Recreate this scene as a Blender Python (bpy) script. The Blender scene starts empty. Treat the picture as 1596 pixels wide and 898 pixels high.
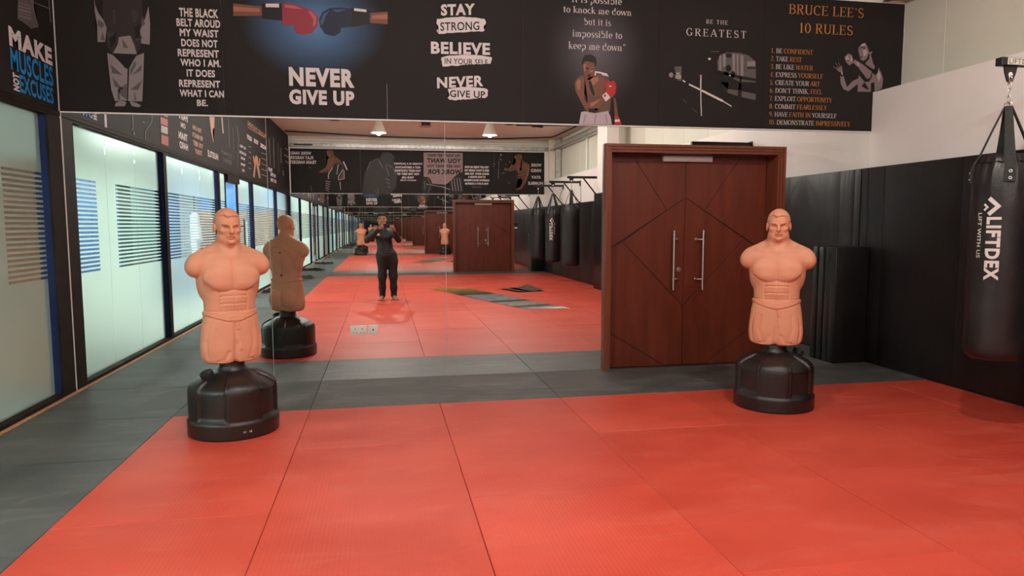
import bpy, bmesh, math, random
import numpy as np
from mathutils import Vector, Matrix

random.seed(7)
rng = np.random.default_rng(7)
SC = bpy.context.scene
COL = SC.collection
PI = math.pi

# ------------------------------------------------------------------ camera, world, exposure, lamps
CX, CY, FPX, CAMZ = 798.0, 449.0, 1080.0, 1.5          # 1596 x 898 frame
_vy = np.array([596 - CX, CY - 352., -FPX]); _vy /= np.linalg.norm(_vy)
_vx = np.array([6622 - CX, CY - 338., -FPX]); _vx -= _vy * (_vx @ _vy); _vx /= np.linalg.norm(_vx)
_vz = np.cross(_vx, _vy)
RW = np.array([_vx, _vy, _vz])                         # world = RW @ camera vector

camd = bpy.data.cameras.new('camera')
cam = bpy.data.objects.new('camera', camd)
COL.objects.link(cam)
camd.sensor_width = 36.0
camd.lens = 36.0 * FPX / 1596.0
camd.clip_start = 0.02
camd.clip_end = 200
M = Matrix(RW.tolist()).to_4x4()
M.translation = (0, 0, CAMZ)
cam.matrix_world = M
SC.camera = cam

world = bpy.data.worlds.new('world')
SC.world = world
world.use_nodes = True
world.node_tree.nodes['Background'].inputs[0].default_value = (0.8, 0.85, 1.0, 1)
world.node_tree.nodes['Background'].inputs[1].default_value = 0.05

SC.view_settings.view_transform = 'Standard'
SC.view_settings.look = 'None'
SC.view_settings.exposure = 0.46
SC.view_settings.gamma = 1.0
SC.view_settings.use_curve_mapping = False
SC.cycles.max_bounces = 22
SC.cycles.glossy_bounces = 20
SC.cycles.diffuse_bounces = 5
SC.cycles.transmission_bounces = 12
SC.cycles.transparent_max_bounces = 24
SC.cycles.sample_clamp_indirect = 4.0
SC.cycles.blur_glossy = 1.0
SC.cycles.use_denoising = True
SC.cycles.caustics_refractive = True
SC.cycles.caustics_reflective = True

LAMP_XY = [(x, y) for y in (3.0, -0.8, -4.6) for x in (-0.05, 2.82)]
LAMP_POWER = 150.0
LAMP_COLOR = (1.0, 0.945, 0.87)
OFFICE_POWER = 150.0

# ------------------------------------------------------------------ calibration helpers (wall planes)
D = 6.85          # front mirror plane
YB = -8.7         # back mirror plane
XL = -2.785        # left glazing, face of its frames
XR = 5.17         # face of the wall pads
XW = 5.26         # right lower wall
XU = 5.61         # right upper wall


def ray(px, py):
    return RW @ np.array([px - CX, CY - py, -FPX])


def yplane(px, py, y):
    d = ray(px, py); t = y / d[1]
    return d[0] * t, d[2] * t + CAMZ


def xplane(px, py, x):
    d = ray(px, py); t = x / d[0]
    return d[1] * t, d[2] * t + CAMZ


# ------------------------------------------------------------------ materials
def nmat(name):
    m = bpy.data.materials.new(name)
    m.use_nodes = True
    nt = m.node_tree
    return m, nt, nt.nodes['Principled BSDF']


def setp(b, **k):
    for a, v in k.items():
        a = {'color': 'Base Color', 'rough': 'Roughness', 'metal': 'Metallic', 'spec': 'Specular IOR Level',
             'coat': 'Coat Weight', 'coatr': 'Coat Roughness', 'ecol': 'Emission Color', 'estr': 'Emission Strength',
             'trans': 'Transmission Weight', 'ior': 'IOR', 'alpha': 'Alpha'}[a]
        if a in ('Base Color', 'Emission Color'):
            v = (*v, 1)
        b.inputs[a].default_value = v


def noise_mix(nt, b, c1, c2, scale=5, detail=4, lo=.35, hi=.65, coord='Object', stretch=(1, 1, 1), dist=0.0):
    N = nt.nodes
    tc = N.new('ShaderNodeTexCoord'); mp = N.new('ShaderNodeMapping')
    mp.inputs['Scale'].default_value = stretch
    nz = N.new('ShaderNodeTexNoise'); nz.inputs['Scale'].default_value = scale; nz.inputs['Detail'].default_value = detail
    nz.inputs['Distortion'].default_value = dist
    cr = N.new('ShaderNodeValToRGB')
    cr.color_ramp.elements[0].position = lo; cr.color_ramp.elements[1].position = hi
    cr.color_ramp.elements[0].color = (*c1, 1); cr.color_ramp.elements[1].color = (*c2, 1)
    nt.links.new(tc.outputs[coord], mp.inputs[0]); nt.links.new(mp.outputs[0], nz.inputs['Vector'])
    nt.links.new(nz.outputs['Fac'], cr.inputs[0])
    if b is not None:
        nt.links.new(cr.outputs[0], b.inputs['Base Color'])
    return nz, cr, mp


def bump(nt, b, src, strength=.2, dist=.01):
    bp = nt.nodes.new('ShaderNodeBump')
    bp.inputs['Strength'].default_value = strength; bp.inputs['Distance'].default_value = dist
    nt.links.new(src, bp.inputs['Height']); nt.links.new(bp.outputs[0], b.inputs['Normal'])
    return bp


def simple(name, color, rough=.5, metal=0., spec=.5, var=.08, scale=6, bmp=0., bscale=60, **k):
    m, nt, b = nmat(name)
    setp(b, color=color, rough=rough, metal=metal, spec=spec, **k)
    c1 = tuple(c * (1 - var) for c in color); c2 = tuple(min(1, c * (1 + var)) for c in color)
    noise_mix(nt, b, c1, c2, scale)
    if bmp:
        nz = nt.nodes.new('ShaderNodeTexNoise'); nz.inputs['Scale'].default_value = bscale
        tc = nt.nodes.new('ShaderNodeTexCoord'); nt.links.new(tc.outputs['Object'], nz.inputs['Vector'])
        bump(nt, b, nz.outputs['Fac'], bmp, .005)
    return m


MT = {}


def mat_foam(name, c_lo, c_hi, scuff, rough, amt=.45):
    """tatami-pressed foam mat: fine ribs, blotchy dust, each mat a little different"""
    m, nt, b = nmat(name); N = nt.nodes; L = nt.links
    setp(b, rough=rough, spec=.35)
    geo = N.new('ShaderNodeNewGeometry')
    nz = N.new('ShaderNodeTexNoise'); nz.inputs['Scale'].default_value = 1.1; nz.inputs['Detail'].default_value = 6
    mp = N.new('ShaderNodeMapping'); mp.inputs['Scale'].default_value = (1, 1.6, 1)
    L.new(geo.outputs['Position'], mp.inputs[0]); L.new(mp.outputs[0], nz.inputs['Vector'])
    cr = N.new('ShaderNodeValToRGB')
    cr.color_ramp.elements[0].position = .35; cr.color_ramp.elements[1].position = .68
    cr.color_ramp.elements[0].color = (*c_lo, 1); cr.color_ramp.elements[1].color = (*c_hi, 1)
    L.new(nz.outputs['Fac'], cr.inputs[0])
    # dusty scuffs
    n2 = N.new('ShaderNodeTexNoise'); n2.inputs['Scale'].default_value = 2.3; n2.inputs['Detail'].default_value = 9
    n2.inputs['Roughness'].default_value = .72; n2.inputs['Distortion'].default_value = 1.0
    mp2 = N.new('ShaderNodeMapping'); mp2.inputs['Scale'].default_value = (.55, 1.9, 1)
    L.new(geo.outputs['Position'], mp2.inputs[0]); L.new(mp2.outputs[0], n2.inputs['Vector'])
    r2 = N.new('ShaderNodeValToRGB'); r2.color_ramp.elements[0].position = .5; r2.color_ramp.elements[1].position = .78
    r2.color_ramp.elements[1].color = (amt, amt, amt, 1)
    L.new(n2.outputs['Fac'], r2.inputs[0])
    mx = N.new('ShaderNodeMix'); mx.data_type = 'RGBA'
    L.new(r2.outputs[0], mx.inputs[0]); L.new(cr.outputs[0], mx.inputs[6]); mx.inputs[7].default_value = (*scuff, 1)
    oi = N.new('ShaderNodeObjectInfo')
    mr = N.new('ShaderNodeMapRange'); mr.inputs[3].default_value = .9; mr.inputs[4].default_value = 1.08
    L.new(oi.outputs['Random'], mr.inputs[0])
    hs = N.new('ShaderNodeHueSaturation'); L.new(mr.outputs[0], hs.inputs['Value']); L.new(mx.outputs[2], hs.inputs['Color'])
    L.new(hs.outputs[0], b.inputs['Base Color'])
    # ribs
    wv = N.new('ShaderNodeTexWave'); wv.wave_type = 'BANDS'; wv.bands_direction = 'X'
    wv.inputs['Scale'].default_value = 14.0; wv.inputs['Distortion'].default_value = .2
    L.new(geo.outputs['Position'], wv.inputs['Vector'])
    n3 = N.new('ShaderNodeTexNoise'); n3.inputs['Scale'].default_value = 60; n3.inputs['Detail'].default_value = 4
    L.new(geo.outputs['Position'], n3.inputs['Vector'])
    ad = N.new('ShaderNodeMath'); ad.operation = 'ADD'; L.new(wv.outputs['Fac'], ad.inputs[0]); L.new(n3.outputs['Fac'], ad.inputs[1])
    bump(nt, b, ad.outputs[0], .22, .0022)
    rr = N.new('ShaderNodeMapRange'); rr.inputs[3].default_value = rough - .08; rr.inputs[4].default_value = rough + .12
    L.new(n2.outputs['Fac'], rr.inputs[0]); L.new(rr.outputs[0], b.inputs['Roughness'])
    return m


MT['red_mat'] = mat_foam('red_mat', (.52, .056, .032), (.62, .079, .046), (.70, .17, .12), .46)
MT['grey_mat'] = mat_foam('grey_mat', (.062, .069, .068), (.108, .115, .110), (.22, .23, .22), .5, .75)
MT['underlay'] = simple('underlay', (.02, .012, .01), .9)
MT['vinyl'] = simple('black_vinyl', (.010, .009, .0085), .38, spec=.35, var=.2, scale=3)
_m = MT['vinyl']; _nt = _m.node_tree
_nz = _nt.nodes.new('ShaderNodeTexNoise'); _nz.inputs['Scale'].default_value = 3.2; _nz.inputs['Detail'].default_value = 3
_tc = _nt.nodes.new('ShaderNodeNewGeometry'); _mp = _nt.nodes.new('ShaderNodeMapping'); _mp.inputs['Scale'].default_value = (1, 2.2, .35)
_nt.links.new(_tc.outputs['Position'], _mp.inputs[0]); _nt.links.new(_mp.outputs[0], _nz.inputs['Vector'])
bump(_nt, _nt.nodes['Principled BSDF'], _nz.outputs['Fac'], .3, .02)
MT['bag'] = simple('bag_leather', (.013, .012, .012), .36, var=.25, scale=5, bmp=.25, bscale=120)
MT['strap'] = simple('strap_webbing', (.022, .025, .022), .75, var=.2, scale=40, bmp=.5, bscale=300)
MT['steel'] = simple('chrome_steel', (.72, .70, .66), .22, metal=1.0, var=.05)
MT['brushed'] = simple('brushed_steel', (.62, .58, .54), .33, metal=1.0, var=.05)
MT['galv'] = simple('galvanised_steel', (.52, .53, .50), .42, metal=.75, var=.2, scale=14)
MT['blackmetal'] = simple('black_powder_coat', (.010, .009, .009), .45, var=.2)
MT['plastic'] = simple('black_blow_moulded_plastic', (.012, .010, .009), .33, spec=.55, var=.25, scale=8, bmp=.35, bscale=160)
MT['rubber'] = simple('black_rubber', (.01, .01, .01), .6)
MT['skin'] = simple('plastisol_skin', (.66, .295, .18), .6, spec=.35, var=.05, scale=4)
MT['skin'].node_tree.nodes['Principled BSDF'].inputs['Subsurface Weight'].default_value = .06
MT['print_black'] = simple('banner_vinyl_black', (.018, .0155, .014), .68, spec=.2, var=.06, scale=2)
MT['white_wall'] = simple('white_wall_paint', (.84, .81, .78), .6, var=.02, scale=1.5)
MT['clad'] = simple('pale_cladding', (.68, .67, .57), .5, var=.03, scale=1.2)
MT['ceil'] = simple('ceiling_paint', (.80, .72, .60), .7, var=.03, scale=1)
MT['blue_frame'] = simple('dark_blue_frame', (.010, .020, .075), .6, spec=.15, var=.1)
MT['black_frame'] = simple('dark_brown_frame', (.020, .013, .010), .65, spec=.12, var=.2)
MT['oak'] = simple('pine_strip', (.50, .25, .13), .5, var=.15, scale=20)
MT['white_plastic'] = simple('white_plastic', (.70, .66, .60), .35, var=.02)
MT['dark_hole'] = simple('socket_hole', (.02, .015, .015), .6)
MT['lamp_shade'] = simple('spun_aluminium', (.75, .74, .68), .35, metal=.3, var=.04)
MT['red_paint'] = simple('red_bell_paint', (.55, .05, .03), .4)
MT['cloth_black'] = simple('black_sportswear', (.007, .007, .008), .7, var=.3, scale=9, bmp=.4, bscale=25)
MT['cloth_charcoal'] = simple('charcoal_shirt', (.014, .0145, .016), .6, var=.3, scale=9, bmp=.5, bscale=18)
MT['man_skin'] = simple('warm_skin', (.36, .17, .095), .5, var=.08, scale=10)
MT['hair'] = simple('black_hair', (.006, .005, .005), .75, spec=.2, bmp=.6, bscale=90)
MT['phone'] = simple('phone_body', (.02, .02, .022), .2)
MT['gi_cloth'] = simple('white_cotton', (.80, .82, .78), .85, var=.06, bmp=.5, bscale=20)
MT['office_wall'] = simple('office_white_wall', (.74, .80, .77), .6, var=.03)
MT['office_blue'] = simple('office_blue_panel', (.02, .10, .30), .5, var=.2)
MT['office_teal'] = simple('office_teal_panel', (.03, .10, .10), .5, var=.3, scale=2)
MT['office_floor'] = simple('office_floor', (.30, .31, .30), .5, var=.1)
MT['felt'] = simple('brown_felt', (.16, .12, .09), .9, var=.15)

# door veneer: warm red-brown with faint vertical figure
m, nt, b = nmat('door_veneer')
setp(b, rough=.42, spec=.4)
noise_mix(nt, b, (.105, .018, .0075), (.160, .030, .012), scale=2.2, detail=6, lo=.3, hi=.75, stretch=(5, 5, .8), dist=.4)
MT['veneer'] = m
m, nt, b = nmat('door_frame_wood')
setp(b, rough=.38, spec=.45)
noise_mix(nt, b, (.14, .034, .014), (.20, .052, .022), scale=3, detail=5, lo=.3, hi=.7, stretch=(6, 6, .6))
MT['frame_wood'] = m
MT['groove'] = simple('door_groove_bead', (.025, .010, .007), .35, metal=.2)
m, nt, b = nmat('brown_partition')
setp(b, rough=.5)
noise_mix(nt, b, (.19, .075, .035), (.30, .125, .06), scale=2, detail=5, stretch=(1, 1, .5))
MT['partition'] = m

# mirror: silvered glass, very slightly green
m = bpy.data.materials.new('mirror_silver'); m.use_nodes = True; nt = m.node_tree
nt.nodes.remove(nt.nodes['Principled BSDF'])
g = nt.nodes.new('ShaderNodeBsdfGlossy'); g.inputs['Roughness'].default_value = 0.0
g.inputs['Color'].default_value = (.885, .90, .875, 1)
nt.links.new(g.outputs[0], nt.nodes['Material Output'].inputs[0])
MT['mirror'] = m

# clear thin glass
m = bpy.data.materials.new('clear_glass'); m.use_nodes = True; nt = m.node_tree
nt.nodes.remove(nt.nodes['Principled BSDF'])
tr = nt.nodes.new('ShaderNodeBsdfTransparent'); tr.inputs[0].default_value = (.93, .97, .95, 1)
gl = nt.nodes.new('ShaderNodeBsdfGlossy'); gl.inputs['Roughness'].default_value = .12
fr = nt.nodes.new('ShaderNodeFresnel'); fr.inputs[0].default_value = 1.35
mx = nt.nodes.new('ShaderNodeMixShader')
gb = nt.nodes.new('ShaderNodeNewGeometry'); sb_ = nt.nodes.new('ShaderNodeMath'); sb_.operation = 'SUBTRACT'; sb_.inputs[0].default_value = 1
nt.links.new(gb.outputs['Backfacing'], sb_.inputs[1])
ml = nt.nodes.new('ShaderNodeMath'); ml.operation = 'MULTIPLY'; nt.links.new(sb_.outputs[0], ml.inputs[0]); nt.links.new(fr.outputs[0], ml.inputs[1])
nt.links.new(ml.outputs[0], mx.inputs[0]); nt.links.new(tr.outputs[0], mx.inputs[1]); nt.links.new(gl.outputs[0], mx.inputs[2])
nt.links.new(mx.outputs[0], nt.nodes['Material Output'].inputs[0])
MT['glass'] = m

# frosted film: partly scattering, partly blurred see-through
m = bpy.data.materials.new('frosted_film'); m.use_nodes = True; nt = m.node_tree
nt.nodes.remove(nt.nodes['Principled BSDF'])
tl = nt.nodes.new('ShaderNodeBsdfTranslucent'); tl.inputs[0].default_value = (.80, .84, .79, 1)
df = nt.nodes.new('ShaderNodeBsdfDiffuse'); df.inputs[0].default_value = (.62, .70, .66, 1)
rf = nt.nodes.new('ShaderNodeBsdfRefraction'); rf.inputs['Roughness'].default_value = .42; rf.inputs['IOR'].default_value = 1.18
rf.inputs[0].default_value = (.88, .94, .90, 1)
m1 = nt.nodes.new('ShaderNodeMixShader'); m1.inputs[0].default_value = .28
nt.links.new(tl.outputs[0], m1.inputs[1]); nt.links.new(df.outputs[0], m1.inputs[2])
m2 = nt.nodes.new('ShaderNodeMixShader'); m2.inputs[0].default_value = .60
nt.links.new(m1.outputs[0], m2.inputs[1]); nt.links.new(rf.outputs[0], m2.inputs[2])
nt.links.new(m2.outputs[0], nt.nodes['Material Output'].inputs[0])
MT['frost'] = m


def flat(name, color, rough=.55):
    k = 'flat_' + name
    if k not in MT:
        MT[k] = simple('print_' + name, color, rough, spec=.3, var=.03, scale=8)
    return MT[k]


INK = {'white': (.62, .56, .56), 'grey': (.23, .20, .20), 'midgrey': (.10, .088, .088), 'dim': (.045, .040, .039),
       'dark': (.010, .009, .009), 'orange': (.52, .215, .06), 'blue': (.022, .22, .52), 'skin': (.17, .065, .038),
       'skinlight': (.33, .13, .085), 'skinhot': (.45, .22, .16), 'redglove': (.40, .022, .018), 'pinkglove': (.26, .03, .05),
       'navyglove': (.012, .018, .04), 'shorts': (.42, .36, .40), 'pink': (.26, .17, .17), 'cuffred': (.35, .05, .04),
       'brownskin': (.12, .055, .035), 'flagred': (.30, .05, .035), 'flagwhite': (.36, .31, .27), 'peach': (.42, .22, .16)}


def ink(n):
    return flat(n, INK[n])


def emit(name, col, s):
    m = bpy.data.materials.new(name); m.use_nodes = True; nt = m.node_tree
    nt.nodes.remove(nt.nodes['Principled BSDF'])
    e = nt.nodes.new('ShaderNodeEmission'); e.inputs[0].default_value = (*col, 1); e.inputs[1].default_value = s
    nt.links.new(e.outputs[0], nt.nodes['Material Output'].inputs[0])
    return m


MT['lamp_glow'] = emit('lamp_glow', (1, .96, .88), 9.0)
MT['panel_glow'] = emit('panel_glow', (.92, 1.0, .96), 22.0)


def radial_print(name, base, glow, power=2.0):
    """a soft round printed glow: radial gradient in the patch's own coordinates"""
    m, nt, b = nmat(name); N = nt.nodes; L = nt.links
    setp(b, rough=.68, spec=.2)
    tc = N.new('ShaderNodeTexCoord'); mp = N.new('ShaderNodeMapping')
    mp.inputs['Location'].default_value = (-1, -1, -1); mp.inputs['Scale'].default_value = (2, 2, 2)
    L.new(tc.outputs['Generated'], mp.inputs[0])
    sep = N.new('ShaderNodeSeparateXYZ'); L.new(mp.outputs[0], sep.inputs[0])
    cmb = N.new('ShaderNodeCombineXYZ'); L.new(sep.outputs[0], cmb.inputs[0]); L.new(sep.outputs[2], cmb.inputs[1])
    gr = N.new('ShaderNodeTexGradient'); gr.gradient_type = 'SPHERICAL'; L.new(cmb.outputs[0], gr.inputs[0])
    pw = N.new('ShaderNodeMath'); pw.operation = 'POWER'; pw.inputs[1].default_value = power; L.new(gr.outputs['Fac'], pw.inputs[0])
    mx = N.new('ShaderNodeMix'); mx.data_type = 'RGBA'; L.new(pw.outputs[0], mx.inputs[0])
    mx.inputs[6].default_value = (*base, 1); mx.inputs[7].default_value = (*glow, 1)
    L.new(mx.outputs[2], b.inputs['Base Color'])
    return m


# ------------------------------------------------------------------ mesh helpers
def link(name, me, mat=None, parent=None, loc=None, kind=None):
    o = bpy.data.objects.new(name, me)
    COL.objects.link(o)
    if mat is not None and me is not None and not me.materials:
        for mm in (mat if isinstance(mat, (list, tuple)) else [mat]):
            me.materials.append(mm)
    if parent is not None:
        o.parent = parent
    if loc is not None:
        o.location = loc
    if kind:
        o['kind'] = kind
    return o


def tag(o, label, cat, group=None, kind=None):
    o['label'] = label; o['category'] = cat
    if group: o['group'] = group
    if kind: o['kind'] = kind
    return o


def empty(name, label, cat, loc=(0, 0, 0), rz=0, group=None):
    o = bpy.data.objects.new(name, None)
    COL.objects.link(o)
    o.location = loc; o.rotation_euler = (0, 0, rz)
    o.empty_display_size = .1
    return tag(o, label, cat, group)


class MB:
    def __init__(s):
        s.bm = bmesh.new()

    def box(s, x0, x1, y0, y1, z0, z1, bev=0, seg=1, mat=None):
        r = bmesh.ops.create_cube(s.bm, size=1)
        vs = r['verts']
        for v in vs:
            v.co = Vector((x0 + (v.co.x + .5) * (x1 - x0), y0 + (v.co.y + .5) * (y1 - y0), z0 + (v.co.z + .5) * (z1 - z0)))
        if bev:
            es = list({e for v in vs for e in v.link_edges})
            r2 = bmesh.ops.bevel(s.bm, geom=es, offset=bev, segments=seg, affect='EDGES', profile=.5)
            vs = r2['verts']
        if mat is not None:
            bmesh.ops.transform(s.bm, matrix=mat, verts=vs)
        return s

    def cyl(s, p0, p1, r0, r1=None, n=16, caps=True):
        p0 = Vector(p0); p1 = Vector(p1); d = p1 - p0
        r1 = r0 if r1 is None else r1
        q = d.to_track_quat('Z', 'Y').to_matrix().to_4x4(); q.translation = (p0 + p1) / 2
        bmesh.ops.create_cone(s.bm, cap_ends=caps, segments=n, radius1=r0, radius2=r1, depth=d.length, matrix=q)
        return s

    def tube(s, pts, r, n=10, closed=False):
        pts = [Vector(p) for p in pts]; rings = []
        N = len(pts)
        up = Vector((0, 0, 1))
        for i, p in enumerate(pts):
            a = pts[(i - 1) % N] if (closed or i > 0) else p
            c = pts[(i + 1) % N] if (closed or i < N - 1) else p
            t = (c - a).normalized()
            u = up.cross(t)
            if u.length < 1e-3: u = Vector((1, 0, 0)).cross(t)
            u.normalize(); w = t.cross(u)
            rr = r[i] if isinstance(r, (list, tuple)) else r
            rings.append([s.bm.verts.new(p + (u * math.cos(2 * PI * k / n) + w * math.sin(2 * PI * k / n)) * rr) for k in range(n)])
        M_ = N if closed else N - 1
        for i in range(M_):
            A = rings[i]; B = rings[(i + 1) % N]
            for k in range(n):
                s.bm.faces.new((A[k], A[(k + 1) % n], B[(k + 1) % n], B[k]))
        if not closed:
            s.bm.faces.new(rings[0][::-1]); s.bm.faces.new(rings[-1])
        return s

    def torus(s, c, R, r, mat=None, n=20, k=8, sx=1.0):
        pts = [Vector((math.cos(2 * PI * i / n) * R * sx, 0, math.sin(2 * PI * i / n) * R)) for i in range(n)]
        q = mat if mat is not None else Matrix.Identity(4)
        return s.tube([q @ p + Vector(c) for p in pts], r, k, closed=True)

    def poly(s, pts, flip=False):
        vs = [s.bm.verts.new(Vector(p)) for p in pts]
        s.bm.faces.new(vs[::-1] if flip else vs)
        return s

    def lathe(s, prof, n=32, c=(0, 0, 0), fn=None):
        rings = []
        for r, z in prof:
            ring = []
            for k in range(n):
                a = 2 * PI * k / n
                rr, zz = (r, z) if fn is None else fn(r, z, a)
                ring.append(s.bm.verts.new((c[0] + rr * math.cos(a), c[1] + rr * math.sin(a), c[2] + zz)))
            rings.append(ring)
        for A, B in zip(rings, rings[1:]):
            for k in range(n):
                s.bm.faces.new((A[k], A[(k + 1) % n], B[(k + 1) % n], B[k]))
        if prof[0][0] > 1e-4: s.bm.faces.new(rings[0][::-1])
        if prof[-1][0] > 1e-4: s.bm.faces.new(rings[-1])
        return s

    def mesh(s, name, smooth=False, recalc=True):
        me = bpy.data.meshes.new(name)
        if recalc:
            bmesh.ops.recalc_face_normals(s.bm, faces=s.bm.faces)
        s.bm.to_mesh(me); s.bm.free()
        if smooth:
            me.shade_smooth()
            me.set_sharp_from_angle(angle=math.radians(smooth if smooth is not True else 40))
        return me

    def obj(s, name, mat, parent=None, smooth=False, loc=None, kind=None, recalc=True):
        return link(name, s.mesh(name, smooth, recalc), mat, parent, loc, kind)


def box_obj(name, mat, x0, x1, y0, y1, z0, z1, parent=None, bev=0, seg=1, kind=None):
    return MB().box(x0, x1, y0, y1, z0, z1, bev, seg).obj(name, mat, parent, kind=kind)


def struct(o):
    o['kind'] = 'structure'
    return o


# ------------------------------------------------------------------ signed-distance sculpting + surface nets
def smin(a, b, k):
    if k <= 0: return np.minimum(a, b)
    h = np.maximum(k - np.abs(a - b), 0) / k
    return np.minimum(a, b) - h * h * k * .25


def smax(a, b, k):
    return -smin(-a, -b, k)


class Field:
    def __init__(s, lo, hi, h):
        s.lo = np.array(lo, np.float32); s.h = h
        n = [int(math.ceil((b - a) / h)) + 1 for a, b in zip(lo, hi)]
        ax = [np.float32(lo[i]) + np.float32(h) * np.arange(n[i], dtype=np.float32) for i in range(3)]
        s.X, s.Y, s.Z = ax[0][:, None, None], ax[1][None, :, None], ax[2][None, None, :]
        s.n = n
        s.F = np.full(n, 9., np.float32)

    def sl(s, c, r):
        out = []
        for i in range(3):
            a = int((c[i] - r[i] - s.lo[i]) / s.h); b_ = int((c[i] + r[i] - s.lo[i]) / s.h) + 2
            out.append(slice(max(0, a), max(0, min(s.n[i], b_))))
        return tuple(out)

    def _apply(s, f, k, mode, S):
        cur = s.F[S]
        if mode == 'add': s.F[S] = smin(cur, f, k)
        elif mode == 'sub': s.F[S] = smax(cur, -f, k)
        else: s.F[S] = smax(cur, f, k)

    def ell(s, c, r, k=.02, mode='add', rot=None):
        m = max(r) + k * 2 + .02
        S = s.sl(c, (m, m, m))
        x = s.X[S[0]] - c[0]; y = s.Y[:, S[1]] - c[1]; z = s.Z[:, :, S[2]] - c[2]
        if rot is not None:
            R_ = np.array(rot)      # 3x3: rows are local axes
            x, y, z = (R_[0][0] * x + R_[0][1] * y + R_[0][2] * z, R_[1][0] * x + R_[1][1] * y + R_[1][2] * z,
                       R_[2][0] * x + R_[2][1] * y + R_[2][2] * z)
        k0 = np.sqrt((x / r[0]) ** 2 + (y / r[1]) ** 2 + (z / r[2]) ** 2)
        k1 = np.sqrt((x / r[0] ** 2) ** 2 + (y / r[1] ** 2) ** 2 + (z / r[2] ** 2) ** 2)
        f = k0 * (k0 - 1) / np.maximum(k1, 1e-5)
        s._apply(f.astype(np.float32), k, mode, S)
        return s

    def cap(s, a, b_, r0, r1=None, k=.02, mode='add', flat_=1.0):
        r1 = r0 if r1 is None else r1
        a = np.array(a, float); b_ = np.array(b_, float)
        c = (a + b_) / 2; m = np.abs(b_ - a) / 2 + max(r0, r1) + k * 2 + .02
        S = s.sl(c, m)
        x = s.X[S[0]] - a[0]; y = s.Y[:, S[1]] - a[1]; z = s.Z[:, :, S[2]] - a[2]
        d = b_ - a; L2 = float(d @ d)
        t = np.clip((x * d[0] + y * d[1] + z * d[2]) / L2, 0, 1)
        f = np.sqrt((x - d[0] * t) ** 2 + (y - d[1] * t) ** 2 + (z - d[2] * t) ** 2) - (r0 + (r1 - r0) * t)
        s._apply(f.astype(np.float32), k, mode, S)
        return s

    def chain(s, pts, rs, k=.02, mode='add'):
        for i in range(len(pts) - 1):
            s.cap(pts[i], pts[i + 1], rs[i], rs[i + 1], k, mode)
        return s

    def groove(s, pts, depth, w, front=True, zr=None):
        '''press a line drawn in the x-z plane into the front (or back) of the surface; negative depth raises it'''
        pts = np.array(pts, np.float32)
        lo_ = pts.min(0) - 3 * w; hi_ = pts.max(0) + 3 * w
        sx = slice(max(0, int((lo_[0] - s.lo[0]) / s.h)), int((hi_[0] - s.lo[0]) / s.h) + 2)
        sz = slice(max(0, int((lo_[1] - s.lo[2]) / s.h)), int((hi_[1] - s.lo[2]) / s.h) + 2)
        X = s.X[sx][:, 0, 0][:, None]; Z = s.Z[0, 0, sz][None, :]
        d = np.full((X.shape[0], Z.shape[1]), 9., np.float32)
        for a, b_ in zip(pts, pts[1:]):
            e = b_ - a; L2 = float(e @ e) + 1e-12
            t = np.clip(((X - a[0]) * e[0] + (Z - a[1]) * e[1]) / L2, 0, 1)
            d = np.minimum(d, np.sqrt((X - a[0] - e[0] * t) ** 2 + (Z - a[1] - e[1] * t) ** 2))
        g = depth * np.exp(-(d / w) ** 2)
        Y = s.Y[0, :, 0]
        yy = (Y < -.02) if front else (Y > .02)
        iy = np.where(yy)[0]
        blk = s.F[sx, iy[0]:iy[-1] + 1, sz]
        fade = np.clip(1 - np.abs(blk) / .04, 0, 1)
        s.F[sx, iy[0]:iy[-1] + 1, sz] = blk + g[:, None, :] * fade
        return s

    def mesh(s, name, flatten=None):
        F = s.F; n = F.shape
        ins = F < 0
        a = ins[:-1, :-1, :-1]
        allin = a.copy(); anyin = a.copy()
        for dx in (0, 1):
            for dy in (0, 1):
                for dz in (0, 1):
                    c = ins[dx:n[0] - 1 + dx, dy:n[1] - 1 + dy, dz:n[2] - 1 + dz]
                    allin &= c; anyin |= c
        act = anyin & ~allin
        idx = np.argwhere(act)
        vid = np.full(act.shape, -1, np.int32); vid[act] = np.arange(len(idx))
        V = np.zeros((len(idx), 3), np.float32); cnt = np.zeros(len(idx), np.float32)
        cor = {}
        for dx in (0, 1):
            for dy in (0, 1):
                for dz in (0, 1):
                    cor[(dx, dy, dz)] = F[idx[:, 0] + dx, idx[:, 1] + dy, idx[:, 2] + dz]
        for c0 in cor:
            for ax in range(3):
                if c0[ax]: continue
                c1 = list(c0); c1[ax] = 1; c1 = tuple(c1)
                f0, f1 = cor[c0], cor[c1]
                mk = (f0 < 0) != (f1 < 0)
                t = np.where(mk, f0 / np.where(mk, f0 - f1, 1), 0)
                for j in range(3):
                    base = float(c0[j])
                    V[:, j] += np.where(mk, base + (t if j == ax else 0), 0)
                cnt += mk
        V = V / cnt[:, None] + idx
        V = V * s.h + s.lo
        quads = []
        for ax in range(3):
            o = [(0, 1, 2), (1, 2, 0), (2, 0, 1)][ax]
            sl0 = [slice(1, -1)] * 3; sl0[ax] = slice(0, -1)
            sl1 = [slice(1, -1)] * 3; sl1[ax] = slice(1, None)
            A = ins[tuple(sl0)]; B = ins[tuple(sl1)]
            for sg in (0, 1):
                mk = (A & ~B) if sg == 0 else (~A & B)
                p = np.argwhere(mk)
                p[:, [i for i in range(3) if i != ax]] += 1
                u, w = o[1], o[2]
                e = np.eye(3, dtype=int)
                q = [vid[tuple((p - e[u] - e[w]).T)], vid[tuple((p - e[w]).T)], vid[tuple(p.T)], vid[tuple((p - e[u]).T)]]
                q = np.stack(q if sg == 0 else q[::-1], 1)
                quads.append(q)
        Q = np.concatenate(quads)
        Q = Q[(Q >= 0).all(1)]
        me = bpy.data.meshes.new(name)
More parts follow.
